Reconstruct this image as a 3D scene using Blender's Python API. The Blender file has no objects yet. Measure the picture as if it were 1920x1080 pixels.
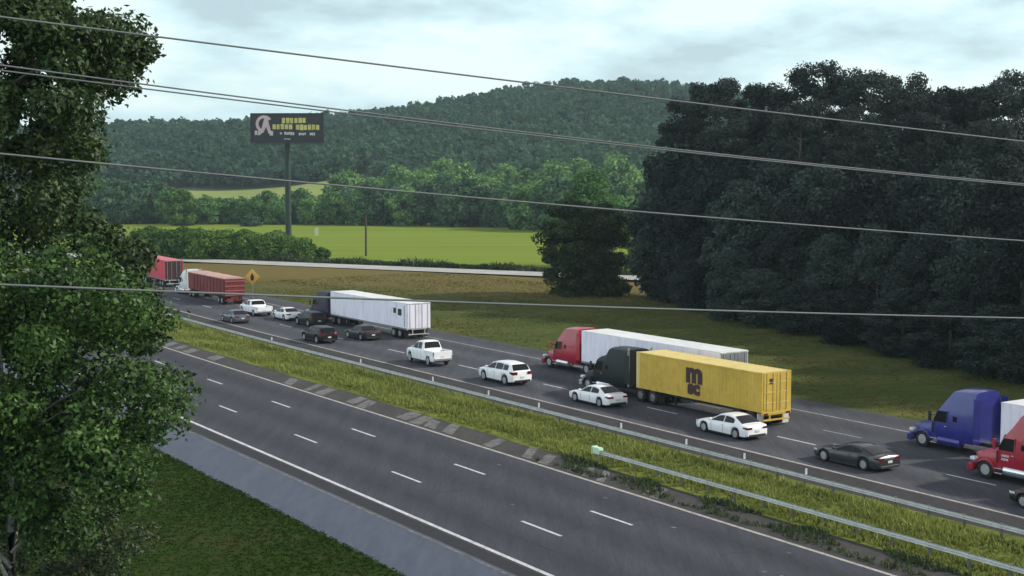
import bpy, math, random
import numpy as np
from mathutils import Vector, Matrix

rnd = random.Random(11)
rng = np.random.default_rng(11)
sc = bpy.context.scene
COL = sc.collection
PI = math.pi

# ------------------------------------------------------------------ camera
HCAM = 15.2
HAZE = 0.00013
cam_d = bpy.data.cameras.new('camera')
cam_d.sensor_width = 36.0
cam_d.lens = 36.0 * 2550.0 / 1920.0
cam_d.clip_start = 0.1
cam_d.clip_end = 12000
cam = bpy.data.objects.new('camera', cam_d)
COL.objects.link(cam)
cam.location = (0, 0, HCAM)
cam.rotation_euler = (PI / 2 - 0.081, 0, 0)
sc.camera = cam

# ------------------------------------------------------------------ materials
def nodes_of(name):
    m = bpy.data.materials.new(name)
    m.use_nodes = True
    nt = m.node_tree
    b = nt.nodes['Principled BSDF']
    return m, nt, b

def mat(name, c, rough=0.6, metal=0.0, var=0.0, scale=4.0, spec=None, coat=0.0, bump=0.0, c2=None, detail=5.0):
    m, nt, b = nodes_of(name)
    b.inputs['Roughness'].default_value = rough
    b.inputs['Metallic'].default_value = metal
    if spec is not None:
        b.inputs['Specular IOR Level'].default_value = spec
    if coat:
        b.inputs['Coat Weight'].default_value = coat
        b.inputs['Coat Roughness'].default_value = 0.08
    b.inputs['Base Color'].default_value = (*c, 1)
    if var or c2 or bump:
        tc = nt.nodes.new('ShaderNodeTexCoord')
        nz = nt.nodes.new('ShaderNodeTexNoise')
        nz.inputs['Scale'].default_value = scale
        nz.inputs['Detail'].default_value = detail
        nz.inputs['Roughness'].default_value = 0.65
        nt.links.new(tc.outputs['Object'], nz.inputs['Vector'])
        if var or c2:
            r = nt.nodes.new('ShaderNodeValToRGB')
            r.color_ramp.elements[0].position = 0.3
            r.color_ramp.elements[1].position = 0.7
            if c2 is None:
                lo = tuple(max(0, x * (1 - var)) for x in c)
                hi = tuple(min(1, x * (1 + var)) for x in c)
            else:
                lo, hi = c, c2
            r.color_ramp.elements[0].color = (*lo, 1)
            r.color_ramp.elements[1].color = (*hi, 1)
            nt.links.new(nz.outputs['Fac'], r.inputs['Fac'])
            nt.links.new(r.outputs['Color'], b.inputs['Base Color'])
        if bump:
            bp = nt.nodes.new('ShaderNodeBump')
            bp.inputs['Strength'].default_value = bump
            bp.inputs['Distance'].default_value = 0.05
            nt.links.new(nz.outputs['Fac'], bp.inputs['Height'])
            nt.links.new(bp.outputs['Normal'], b.inputs['Normal'])
    return m

def layered(name, cols, scales, rough=0.9, stretch=(1, 1, 1), rot=0.0, bump=0.0, spec=0.3, wear=None):
    """two octaves of patchy colour: cols = (dark, mid, light)."""
    m, nt, b = nodes_of(name)
    b.inputs['Roughness'].default_value = rough
    b.inputs['Specular IOR Level'].default_value = spec
    tc = nt.nodes.new('ShaderNodeTexCoord')
    mp = nt.nodes.new('ShaderNodeMapping')
    mp.inputs['Scale'].default_value = stretch
    mp.inputs['Rotation'].default_value = (0, 0, rot)
    nt.links.new(tc.outputs['Object'], mp.inputs['Vector'])
    n1 = nt.nodes.new('ShaderNodeTexNoise'); n1.inputs['Scale'].default_value = scales[0]
    n2 = nt.nodes.new('ShaderNodeTexNoise'); n2.inputs['Scale'].default_value = scales[1]
    for n in (n1, n2):
        n.inputs['Detail'].default_value = 6; n.inputs['Roughness'].default_value = 0.7
        nt.links.new(mp.outputs['Vector'], n.inputs['Vector'])
    mx = nt.nodes.new('ShaderNodeMix'); mx.data_type = 'FLOAT'; mx.inputs[0].default_value = 0.5
    nt.links.new(n1.outputs['Fac'], mx.inputs[2]); nt.links.new(n2.outputs['Fac'], mx.inputs[3])
    r = nt.nodes.new('ShaderNodeValToRGB')
    e = r.color_ramp.elements
    e[0].position = 0.36; e[0].color = (*cols[0], 1)
    e[1].position = 0.64; e[1].color = (*cols[2], 1)
    k = e.new(0.5); k.color = (*cols[1], 1)
    nt.links.new(mx.outputs[0], r.inputs['Fac'])
    nt.links.new(r.outputs['Color'], b.inputs['Base Color'])
    if wear:
        dp = nt.nodes.new('ShaderNodeVectorMath'); dp.operation = 'DOT_PRODUCT'
        dp.inputs[1].default_value = (math.cos(0.578), math.sin(0.578), 0)
        nt.links.new(tc.outputs['Object'], dp.inputs[0])
        m1 = nt.nodes.new('ShaderNodeMath'); m1.operation = 'MULTIPLY_ADD'
        m1.inputs[1].default_value = 2 * math.pi / wear[0]; m1.inputs[2].default_value = -wear[1] * 2 * math.pi / wear[0]
        nt.links.new(dp.outputs['Value'], m1.inputs[0])
        m2 = nt.nodes.new('ShaderNodeMath'); m2.operation = 'COSINE'; nt.links.new(m1.outputs[0], m2.inputs[0])
        n3 = nt.nodes.new('ShaderNodeTexNoise'); n3.inputs['Scale'].default_value = .08; n3.inputs['Detail'].default_value = 4
        nt.links.new(tc.outputs['Object'], n3.inputs['Vector'])
        m3 = nt.nodes.new('ShaderNodeMath'); m3.operation = 'MULTIPLY'; nt.links.new(m2.outputs[0], m3.inputs[0]); nt.links.new(n3.outputs['Fac'], m3.inputs[1])
        m4 = nt.nodes.new('ShaderNodeMath'); m4.operation = 'MULTIPLY_ADD'; m4.inputs[1].default_value = wear[2]; m4.inputs[2].default_value = 1.0
        nt.links.new(m3.outputs[0], m4.inputs[0])
        sv = nt.nodes.new('ShaderNodeVectorMath'); sv.operation = 'SCALE'
        nt.links.new(r.outputs['Color'], sv.inputs[0]); nt.links.new(m4.outputs[0], sv.inputs['Scale'])
        nt.links.new(sv.outputs['Vector'], b.inputs['Base Color'])
    if bump:
        bp = nt.nodes.new('ShaderNodeBump'); bp.inputs['Strength'].default_value = bump
        bp.inputs['Distance'].default_value = 0.06
        nt.links.new(n2.outputs['Fac'], bp.inputs['Height'])
        nt.links.new(bp.outputs['Normal'], b.inputs['Normal'])
    return m

def leafmat(name, dark, light, rough=0.55, trans=0.25, spec=0.35, ovar=0.0):
    m, nt, b = nodes_of(name)
    b.inputs['Roughness'].default_value = rough
    b.inputs['Specular IOR Level'].default_value = spec
    a = nt.nodes.new('ShaderNodeAttribute'); a.attribute_name = 'tint'
    r = nt.nodes.new('ShaderNodeValToRGB')
    r.color_ramp.elements[0].color = (*dark, 1)
    r.color_ramp.elements[1].color = (*light, 1)
    nt.links.new(a.outputs['Fac'], r.inputs['Fac'])
    oi = nt.nodes.new('ShaderNodeObjectInfo')
    om = nt.nodes.new('ShaderNodeMapRange'); om.inputs['To Min'].default_value = 1 - ovar; om.inputs['To Max'].default_value = 1 + ovar * 1.3
    nt.links.new(oi.outputs['Random'], om.inputs['Value'])
    hs = nt.nodes.new('ShaderNodeHueSaturation')
    nt.links.new(om.outputs['Result'], hs.inputs['Value']); nt.links.new(r.outputs['Color'], hs.inputs['Color'])
    hm_ = nt.nodes.new('ShaderNodeMapRange'); hm_.inputs['To Min'].default_value = .5 + ovar * .04; hm_.inputs['To Max'].default_value = .5 - ovar * .05
    nt.links.new(oi.outputs['Random'], hm_.inputs['Value']); nt.links.new(hm_.outputs['Result'], hs.inputs['Hue'])
    nt.links.new(hs.outputs['Color'], b.inputs['Base Color'])
    t = nt.nodes.new('ShaderNodeBsdfTranslucent')
    nt.links.new(hs.outputs['Color'], t.inputs['Color'])
    ms = nt.nodes.new('ShaderNodeMixShader'); ms.inputs[0].default_value = trans
    nt.links.new(b.outputs[0], ms.inputs[1]); nt.links.new(t.outputs[0], ms.inputs[2])
    out = [n for n in nt.nodes if n.type == 'OUTPUT_MATERIAL'][0]
    nt.links.new(ms.outputs[0], out.inputs['Surface'])
    return m

M = {}
ROADROT = -(0.578)   # textures run along the road
M['asphalt'] = layered('asphalt', ((.037, .041, .050), (.049, .053, .063), (.062, .066, .076)), (0.25, 1.6), 0.85,
                       (6, .5, 1), -0.578, 0.05, .12, (3.66, 30.93, -.28))
M['asphalt_far'] = layered('asphalt_far', ((.043, .046, .055), (.061, .065, .075), (.082, .086, .096)), (0.25, 1.6), 0.8,
                           (5, .4, 1), -0.578, 0.05, .15, (4.0, 54.1, -.3))
M['shoulder_near'] = layered('shoulder_near', ((.046, .058, .086), (.060, .073, .104), (.076, .090, .124)), (0.4, 0.9), 0.6,
                             (3, .6, 1), -0.578, 0.03)
M['shoulder_dark'] = layered('shoulder_dark', ((.022, .022, .026), (.032, .031, .034), (.048, .046, .045)), (0.5, 3.), 0.9,
                             (2, .6, 1), -0.578, 0.1)
M['shoulder_inner'] = layered('shoulder_inner', ((.028, .027, .028), (.042, .040, .040), (.062, .058, .052)), (0.35, 2.2), 0.9,
                              (1.5, .5, 1), -0.578, 0.1)
M['patch'] = layered('pale_patch', ((.055, .055, .056), (.12, .12, .12), (.19, .185, .18)), (1.0, 4.), 0.9)
M['crack'] = mat('crack_seal_tar', (.022, .022, .025), .7, var=.3, scale=2.)
M['rumble'] = mat('rumble_strip_asphalt', (.012, .012, .016), .85, var=.4, scale=2.)
M['white_line'] = layered('white_line_paint', ((.28, .28, .30), (.50, .50, .52), (.62, .62, .63)), (1.5, 6.), 0.6)
M['faded_line'] = layered('faded_line_paint', ((.10, .10, .11), (.24, .24, .255), (.34, .34, .35)), (1.5, 6.), 0.6)
M['warm_line'] = layered('warm_line_paint', ((.20, .185, .165), (.36, .335, .29), (.46, .43, .37)), (1.5, 6.), 0.6)
M['concrete'] = layered('pale_concrete', ((.27, .28, .26), (.35, .36, .335), (.42, .43, .40)), (.2, 1.), 0.85)
M['field'] = layered('field_grass', ((.105, .165, .020), (.155, .215, .028), (.215, .250, .050)), (.05, .16), 0.95, (.12, 3, 1), 0.12, 0.2, spec=0.03)
M['verge'] = layered('verge_grass', ((.040, .062, .018), (.068, .085, .024), (.140, .120, .040)), (.06, .6), 0.95, (1, 2.2, 1), -0.45, 0.4, spec=0.03)
M['ground'] = layered('ground_grass', ((.06, .09, .02), (.085, .12, .028), (.11, .15, .035)), (.05, .5), 0.95, (1, 1, 1), 0, 0.3, spec=0.03)
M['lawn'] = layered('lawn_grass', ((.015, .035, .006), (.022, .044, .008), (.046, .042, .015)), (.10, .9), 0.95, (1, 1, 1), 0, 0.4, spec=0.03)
M['median'] = layered('median_grass', ((.060, .080, .018), (.12, .145, .03), (.19, .20, .05)), (.3, 1.5), 0.95, (1, 1, 1), 0, 0.4, spec=0.03)
M['meadow'] = layered('meadow_grass', ((.16, .21, .05), (.20, .25, .06), (.25, .29, .08)), (.02, .2), 0.95)
M['hillsoil'] = layered('hill_soil', ((.02, .035, .018), (.03, .045, .02), (.04, .055, .025)), (.02, .2), 0.95)
M['galv'] = mat('galvanised_steel', (.42, .44, .44), .5, .55, var=.2, scale=1.5)
M['galv_bright'] = mat('galvanised_bright', (.58, .60, .58), .6, .1, var=.15, scale=2.)
M['post'] = mat('weathered_post', (.14, .14, .13), .8, .1, var=.3, scale=5)
M['reflector'] = mat('white_reflector', (.75, .75, .75), .4)
M['terminal'] = mat('terminal_green_white', (.50, .66, .50), .45, var=.1, scale=3)
M['dark_metal'] = mat('dark_metal', (.02, .022, .024), .5, .4, var=.2, scale=3)
M['tyre'] = mat('tyre_rubber', (.012, .012, .013), .85, var=.2, scale=9)
M['rim'] = mat('alloy_rim', (.50, .51, .53), .35, .75, var=.1, scale=9)
M['rim_dark'] = mat('dark_rim', (.10, .10, .11), .4, .6, var=.1, scale=9)
M['chrome'] = mat('polished_aluminium', (.70, .72, .74), .25, .85, var=.06, scale=6)
M['glass'] = mat('dark_car_glass', (.008, .010, .012), .16, 0., spec=.22, var=.2, scale=2)
M['trim'] = mat('black_plastic_trim', (.018, .018, .02), .55, var=.2, scale=6)
M['plate'] = mat('licence_plate', (.6, .62, .64), .5, var=.05, scale=20)
M['headlamp'] = mat('headlamp_lens', (.65, .68, .70), .12, .1, var=.08, scale=12)
M['taillamp'] = mat('tail_lamp_lens', (.12, .012, .015), .2, var=.2, scale=12)
M['trailer_white'] = layered('trailer_white_paint', ((.60, .585, .66), (.75, .73, .82), (.80, .78, .86)), (.5, 2.), .45, (1.4, 1.4, .25))
M['trailer_roof'] = layered('trailer_roof_skin', ((.55, .58, .58), (.66, .69, .68), (.74, .76, .74)), (.4, 1.5), .5)
M['trailer_grey'] = layered('trailer_grey_rear', ((.13, .14, .16), (.17, .18, .20), (.21, .22, .24)), (1., 3.), .6)
M['cont_yellow'] = layered('container_yellow', ((.42, .28, .045), (.52, .35, .056), (.60, .41, .075)), (.4, 2.), .55)
M['cont_yellow_pale'] = layered('container_pale_yellow', ((.52, .42, .14), (.60, .49, .18), (.66, .54, .23)), (.4, 2.), .55)
M['maroon'] = mat('maroon_lettering', (.035, .010, .012), .6, var=.3, scale=5)
M['red_box'] = layered('dump_trailer_red', ((.115, .020, .022), (.16, .028, .030), (.21, .045, .045)), (.6, 2.5), .6)
M['tarp'] = layered('faded_pink_tarp', ((.36, .22, .19), (.47, .30, .26), (.55, .37, .32)), (.7, 3.), .8)
M['red_pale'] = mat('faded_red_ribs', (.30, .09, .085), .6, var=.2, scale=3)
M['paint_red'] = mat('red_truck_paint', (.33, .010, .030), .3, 0., coat=.4, var=.12, scale=1.5)
M['paint_red_far'] = mat('bright_red_paint', (.58, .030, .07), .4, 0., coat=.2, var=.12, scale=1.5)
M['paint_blue'] = mat('blue_truck_paint', (.022, .024, .19), .3, 0., coat=.4, var=.15, scale=1.5)
M['paint_black_green'] = mat('black_green_truck_paint', (.008, .013, .014), .45, 0., spec=.25, var=.2, scale=1.5)
M['paint_navy'] = mat('navy_truck_paint', (.010, .010, .034), .45, 0., spec=.25, var=.2, scale=1.5)
M['paint_white'] = mat('white_car_paint', (.78, .79, .80), .3, 0., coat=.4, var=.02, scale=1.)
M['paint_white_truck'] = mat('white_truck_paint', (.66, .67, .69), .4, 0., coat=.2, var=.08, scale=2.)
M['paint_silver'] = mat('silver_grey_paint', (.10, .105, .13), .3, .5, coat=.4, var=.06, scale=1.)
M['paint_grey'] = mat('grey_car_paint', (.040, .044, .048), .3, .4, coat=.3, var=.06, scale=1.)
M['paint_black'] = mat('black_car_paint', (.006, .0065, .007), .35, .0, spec=.2, coat=.12, var=.1, scale=1.)
M['paint_dkgreen'] = mat('dark_green_car_paint', (.008, .014, .011), .35, .0, spec=.2, coat=.12, var=.1, scale=1.)
M['paint_charcoal'] = mat('charcoal_car_paint', (.018, .020, .025), .35, .3, spec=.3, coat=.2, var=.1, scale=1.)
M['wire'] = mat('weathered_cable', (.13, .14, .145), .75, .0, var=.15, scale=1.)
M['sign_yellow'] = mat('warning_sign_yellow', (.70, .42, .08), .5, var=.06, scale=3)
M['sign_black'] = mat('sign_black', (.012, .010, .008), .6, var=.1, scale=3)
M['bb_dark'] = mat('billboard_dark_vinyl', (.014, .014, .018), .6, var=.4, scale=.6)
M['bb_frame'] = mat('billboard_frame', (.020, .030, .032), .6, .3, var=.2, scale=1.)
M['bb_yellow'] = mat('billboard_yellow_print', (.50, .46, .14), .7, var=.35, scale=.9)
M['bb_white'] = mat('billboard_white_print', (.48, .48, .50), .7, var=.2, scale=.9)
M['bb_pink'] = mat('billboard_pink_print', (.52, .40, .42), .7, var=.15, scale=.9)
M['pole_green'] = mat('billboard_pole_paint', (.014, .030, .026), .6, .2, var=.2, scale=.5)
M['wood_pole'] = mat('old_wood', (.05, .045, .03), .9, var=.3, scale=3)
M['stake'] = mat('pale_marker', (.5, .55, .42), .7, var=.1, scale=3)
M['bark'] = mat('bark', (.075, .062, .050), .95, var=.45, scale=5, bump=.5)
M['bark_pale'] = mat('pale_bark', (.20, .20, .185), .9, var=.35, scale=5, bump=.4)
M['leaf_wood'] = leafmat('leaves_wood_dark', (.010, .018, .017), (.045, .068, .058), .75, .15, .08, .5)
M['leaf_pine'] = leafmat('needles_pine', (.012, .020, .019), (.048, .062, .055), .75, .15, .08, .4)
M['leaf_tall'] = leafmat('leaves_tall_tree', (.007, .018, .007), (.078, .130, .042), .5, .25, .25)
M['leaf_glossy'] = leafmat('leaves_glossy', (.006, .020, .007), (.10, .20, .045), .45, .3, .28)
M['leaf_brown'] = leafmat('leaves_brownish', (.010, .020, .008), (.070, .100, .036), .6, .15)
M['leaf_centre'] = leafmat('leaves_roadside_tree', (.012, .024, .012), (.055, .088, .034), .7, .2, .1)
M['leaf_hedge'] = leafmat('leaves_hedge', (.048, .115, .040), (.16, .31, .09), .6, .25, .2, .3)
M['leaf_hedge_dark'] = leafmat('leaves_hedge_dark', (.026, .068, .038), (.085, .17, .08), .6, .2, .2, .3)
M['leaf_shrub'] = leafmat('leaves_shrub', (.030, .080, .014), (.13, .235, .045), .6, .25, .2, .3)
M['leaf_hill'] = leafmat('leaves_hill', (.028, .068, .046), (.082, .160, .092), .8, .35, .05)
M['blade'] = leafmat('grass_blades', (.095, .125, .020), (.31, .34, .080), .7, .3)
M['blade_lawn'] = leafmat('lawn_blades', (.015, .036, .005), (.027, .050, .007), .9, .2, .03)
M['blade_verge'] = leafmat('verge_blades', (.046, .066, .018), (.125, .112, .034), .9, .2, .03)
M['weed'] = leafmat('weed_leaves', (.018, .030, .014), (.07, .105, .030), .7, .2)

# the verge is drier and browner towards the frontage road
def dry_verge():
    m = M['verge']; nt = m.node_tree; b = nt.nodes['Principled BSDF']
    src = b.inputs['Base Color'].links[0].from_socket
    tc = nt.nodes.new('ShaderNodeTexCoord')
    dp = nt.nodes.new('ShaderNodeVectorMath'); dp.operation = 'DOT_PRODUCT'; dp.inputs[1].default_value = (.4985, .8669, 0)
    nt.links.new(tc.outputs['Object'], dp.inputs[0])
    nz = nt.nodes.new('ShaderNodeTexNoise'); nz.inputs['Scale'].default_value = .09; nz.inputs['Detail'].default_value = 6
    nt.links.new(tc.outputs['Object'], nz.inputs['Vector'])
    ma = nt.nodes.new('ShaderNodeMath'); ma.operation = 'MULTIPLY_ADD'; ma.inputs[1].default_value = 34.0; nt.links.new(nz.outputs['Fac'], ma.inputs[0]); nt.links.new(dp.outputs['Value'], ma.inputs[2])
    mr = nt.nodes.new('ShaderNodeMapRange'); mr.interpolation_type = 'SMOOTHSTEP'
    mr.inputs['From Min'].default_value = 182.4 - 46 + 17; mr.inputs['From Max'].default_value = 182.4 - 20 + 17
    nt.links.new(ma.outputs[0], mr.inputs['Value'])
    mx = nt.nodes.new('ShaderNodeMix'); mx.data_type = 'RGBA'
    nt.links.new(mr.outputs['Result'], mx.inputs[0]); nt.links.new(src, mx.inputs[6]); mx.inputs[7].default_value = (.132, .108, .038, 1)
    nt.links.new(mx.outputs[2], b.inputs['Base Color'])
dry_verge()

# ------------------------------------------------------------------ object helpers
def link(o, parent=None):
    COL.objects.link(o)
    if parent is not None:
        o.parent = parent
    return o

def tag(o, label=None, cat=None, group=None, kind=None):
    if label: o['label'] = label
    if cat: o['category'] = cat
    if group: o['group'] = group
    if kind: o['kind'] = kind
    return o

def thing(name, label, cat, loc=(0, 0, 0), rz=0.0, group=None):
    o = bpy.data.objects.new(name, None)
    o.empty_display_size = 0.3
    o.location = loc
    o.rotation_euler = (0, 0, rz)
    link(o)
    return tag(o, label, cat, group)

class MB:
    def __init__(self):
        self.v = []; self.f = []
    def add(self, vs, fs):
        k = len(self.v)
        self.v.extend([tuple(p) for p in vs])
        self.f.extend([tuple(i + k for i in f) for f in fs])
        return self
    def box(self, x0, x1, y0, y1, z0, z1, bev=0.0):
        if bev <= 0:
            vs = [(x, y, z) for z in (z0, z1) for y in (y0, y1) for x in (x0, x1)]
            fs = [(0, 2, 3, 1), (4, 5, 7, 6), (0, 1, 5, 4), (2, 6, 7, 3), (0, 4, 6, 2), (1, 3, 7, 5)]
            return self.add(vs, fs)
        b = min(bev, (x1 - x0) * .45, (y1 - y0) * .45, (z1 - z0) * .45)
        rings = []
        for z, i in ((z0, b), (z0 + b, 0), (z1 - b, 0), (z1, b)):
            xa, xb, ya, yb = x0 + i, x1 - i, y0 + i, y1 - i
            c = b * .6 if i == 0 else 0
            rings.append([(xa + b - i * .4, ya, z), (xb - b + i * .4, ya, z), (xb, ya + b - i * .4, z), (xb, yb - b + i * .4, z),
                          (xb - b + i * .4, yb, z), (xa + b - i * .4, yb, z), (xa, yb - b + i * .4, z), (xa, ya + b - i * .4, z)])
        vs = [p for r in rings for p in r]
        fs = [tuple(range(7, -1, -1)), tuple(range(24, 32))]
        for k in range(3):
            for j in range(8):
                a = k * 8 + j; c = k * 8 + (j + 1) % 8
                fs.append((a, c, c + 8, a + 8))
        return self.add(vs, fs)
    def tube(self, pts, radii, n=8, cap=True):
        pts = [Vector(p) for p in pts]
        if not hasattr(radii, '__len__'):
            radii = [radii] * len(pts)
        vs = []; fs = []
        up = Vector((0, 0, 1))
        for i, p in enumerate(pts):
            if i == 0: t = pts[1] - pts[0]
            elif i == len(pts) - 1: t = pts[-1] - pts[-2]
            else: t = pts[i + 1] - pts[i - 1]
            t.normalize()
            a = t.cross(up)
            if a.length < 1e-3: a = t.cross(Vector((1, 0, 0)))
            a.normalize(); b = t.cross(a)
            for k in range(n):
                w = 2 * PI * k / n
                vs.append(p + (a * math.cos(w) + b * math.sin(w)) * radii[i])
        for i in range(len(pts) - 1):
            for k in range(n):
                q = i * n + k; r = i * n + (k + 1) % n
                fs.append((q, r, r + n, q + n))
        if cap:
            fs.append(tuple(range(n - 1, -1, -1)))
            fs.append(tuple(range((len(pts) - 1) * n, len(pts) * n)))
        return self.add(vs, fs)
    def lathe_y(self, prof, cx, cy, cz, n=20, sgn=1):
        """prof: (radius, y offset) pairs, revolved about the y axis through (cx,cy,cz)."""
        vs = []; fs = []
        for r, y in prof:
            for k in range(n):
                w = 2 * PI * k / n
                vs.append((cx + r * math.cos(w), cy + sgn * y, cz + r * math.sin(w)))
        for i in range(len(prof) - 1):
            for k in range(n):
                q = i * n + k; r = i * n + (k + 1) % n
                fs.append((q, r, r + n, q + n))
        if prof[0][0] > 1e-4: fs.append(tuple(range(n)))
        if prof[-1][0] > 1e-4: fs.append(tuple(range((len(prof) - 1) * n, len(prof) * n)))
        return self.add(vs, fs)
    def loft(self, secs, caps=True):
        """secs: list of equal-length half sections [(x,y,z)..] from bottom centre to top centre on +y; mirrored."""
        n = len(secs[0]); vs = []; fs = []
        full = []
        for s in secs:
            ring = list(s) + [(x, -y, z) for (x, y, z) in reversed(s[1:-1])]
            full.append(ring)
        m = len(full[0])
        for r in full: vs.extend(r)
        for i in range(len(full) - 1):
            for k in range(m):
                a = i * m + k; b = i * m + (k + 1) % m
                fs.append((a, b, b + m, a + m))
        if caps:
            fs.append(tuple(range(m - 1, -1, -1)))
            fs.append(tuple(range((len(full) - 1) * m, len(full) * m)))
        return self.add(vs, fs)
    def grid(self, rows):
        m = len(rows[0]); vs = [p for r in rows for p in r]; fs = []
        for i in range(len(rows) - 1):
            for k in range(m - 1):
                a = i * m + k
                fs.append((a, a + 1, a + m + 1, a + m))
        return self.add(vs, fs)
    def mesh(self, name, material, smooth=False, ang=None):
        me = bpy.data.meshes.new(name)
        me.from_pydata(self.v, [], self.f)
        me.materials.append(material)
        import bmesh
        bm = bmesh.new(); bm.from_mesh(me)
        bmesh.ops.recalc_face_normals(bm, faces=bm.faces)
        bm.to_mesh(me); bm.free()
        if smooth:
            for p in me.polygons: p.use_smooth = True
            try: me.set_sharp_from_angle(angle=math.radians(ang or 38))
            except Exception: pass
        me.update()
        return me
    def build(self, name, material, parent=None, smooth=False, ang=None):
        o = bpy.data.objects.new(name, self.mesh(name, material, smooth, ang))
        return link(o, parent)

def cards_mesh(name, verts, nv, tint, material):
    """verts (N*nv,3) float array; nv verts per face; tint (N,) in 0..1."""
    N = len(tint)
    me = bpy.data.meshes.new(name)
    me.vertices.add(N * nv); me.loops.add(N * nv); me.polygons.add(N)
    me.vertices.foreach_set('co', np.ascontiguousarray(verts, dtype=np.float32).ravel())
    me.loops.foreach_set('vertex_index', np.arange(N * nv, dtype=np.int32))
    me.polygons.foreach_set('loop_start', np.arange(0, N * nv, nv, dtype=np.int32))
    me.polygons.foreach_set('loop_total', np.full(N, nv, dtype=np.int32))
    at = me.attributes.new('tint', 'FLOAT', 'FACE')
    at.data.foreach_set('value', np.clip(tint, 0, 1).astype(np.float32))
    me.materials.append(material)
    me.update(calc_edges=True)
    me.validate()
    return me

def leaves(centres, radii, counts, size, flat=0.75, shell=0.55, seed=0, tint_c=None, tint_j=0.28, aspect=0.6, nj=.75):
    """Leaf cards spread through clumps. centres (K,3), radii (K,) or (K,3), counts (K,)."""
    g = np.random.default_rng(seed)
    centres = np.asarray(centres, float); K = len(centres)
    radii = np.asarray(radii, float)
    if radii.ndim == 1: radii = np.stack([radii, radii, radii * flat], 1)
    counts = np.broadcast_to(np.asarray(counts), (K,)).astype(int)
    idx = np.repeat(np.arange(K), counts); N = len(idx)
    d = g.normal(size=(N, 3)); d /= np.linalg.norm(d, axis=1)[:, None]
    rr = shell + (1.08 - shell) * g.random(N) ** 0.6
    rr *= 1 + .22 * g.normal(size=N) * (g.random(N) < .3)
    pos = centres[idx] + d * rr[:, None] * radii[idx]
    nrm = d * .8 + g.normal(size=(N, 3)) * nj + np.array([0, 0, .45])
    nrm /= np.linalg.norm(nrm, axis=1)[:, None]
    t = np.cross(nrm, g.normal(size=(N, 3))); t /= np.linalg.norm(t, axis=1)[:, None]
    b = np.cross(nrm, t)
    s = size * (.6 + .8 * g.random(N))
    sv = s[:, None]
    bow = nrm * sv * .18
    V = np.stack([pos - t * sv, pos + b * sv * aspect - bow, pos + t * sv, pos - b * sv * aspect - bow], 1)
    ct = g.random(K) if tint_c is None else np.asarray(tint_c)
    tint = .25 + .5 * ct[idx] + tint_j * g.normal(size=N)
    return V.reshape(-1, 3), tint

# ------------------------------------------------------------------ road frame
YAW = 0.578; D0 = 29.1
U = np.array([-math.sin(YAW), math.cos(YAW)])
NN = np.array([math.cos(YAW), math.sin(YAW)])
HEAD = YAW + PI / 2          # heading of traffic on the far carriageway

def off(s):
    t = max(0.0, s - 105.0)
    return 0.0004 * t * t if t < 90 else 0.0004 * 8100 + 0.072 * (t - 90)

def RD(s, d, z=0.0, bend=True):
    q = NN * (D0 + d + (off(s) if bend else 0)) + U * s
    return (float(q[0]), float(q[1]), z)

def hd(s):
    t = min(max(0.0, s - 105.0), 90.0)
    return HEAD - math.atan(0.0008 * t)

def strip(name, d0, d1, s0, s1, z, material, ds=4.0, wob=0.0, kind='structure', nx=1):
    n = max(1, int(abs(s1 - s0) / ds))
    rows = []
    for i in range(n + 1):
        s = s0 + (s1 - s0) * i / n
        r = []
        for k in range(nx + 1):
            d = d0 + (d1 - d0) * k / nx
            if wob and k in (0, nx): d += rnd.uniform(-wob, wob)
            r.append(RD(s, d, z))
        rows.append(r)
    o = MB().grid(rows).build(name, material)
    return tag(o, kind=kind)

def px(x, y, Y):
    """a point at forward distance Y that appears at photo pixel (x, y): used to read sizes off the photograph."""
    a = (x - 960) / 2550.0; b = (540 - y) / 2550.0
    dy = math.cos(.081) + b * math.sin(.081); dz = -math.sin(.081) + b * math.cos(.081)
    t = Y / dy
    return Vector((a * t, Y, HCAM + dz * t))

# ------------------------------------------------------------------ setting: ground, hill, roads
def make_ground():
    rows = []
    ys = [-60, 0, 40, 100, 200, 400, 700, 1200, 1950]
    xs = [-1900, -1200, -600, -250, -100, 0, 100, 250, 600, 1200, 1900]
    for y in ys: rows.append([(x, y, -0.03) for x in xs])
    tag(MB().grid(rows).build('ground', M['ground']), kind='structure')
make_ground()

RIDGE = [(-900, 36), (-520, 42), (-300, 43), (-208, 43), (-160, 44), (-141, 48), (-70.6, 58), (-12, 66), (39, 72), (74.5, 73), (114, 70), (170, 63), (260, 46), (420, 40), (900, 32)]
def hill_z(x, y):
    xx = x * 1000.0 / max(y, 600)
    r = np.interp(xx, [a for a, b in RIDGE], [b for a, b in RIDGE])
    t = (y - 490) / 510.0
    if t <= 0: return -0.5
    if t < 1: f = t * t * (3 - 2 * t)
    else: f = max(0.0, 1 - ((y - 1000) / 900.0) ** 1.5)
    w = 1.5 * math.sin(x * .021 + y * .013) + 1.2 * math.sin(x * .047 - y * .031)
    return r * f + w * min(1, t * 3) * (1 if t < 1 else f) - 0.5 * (1 - min(1, t * 8))
rows = []
for y in list(range(480, 1050, 15)) + list(range(1060, 1900, 60)):
    rows.append([(x, y, hill_z(x, y)) for x in range(-900, 901, 20)])
tag(MB().grid(rows).build('hill', M['hillsoil'], smooth=True, ang=80), kind='structure')
rows = []
for y in range(565, 660, 6):
    rows.append([(x, y, hill_z(x, y) + .35) for x in range(-157, -76, 5)])
tag(MB().grid(rows).build('hill_meadow', M['meadow'], smooth=True, ang=80), kind='structure')

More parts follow.
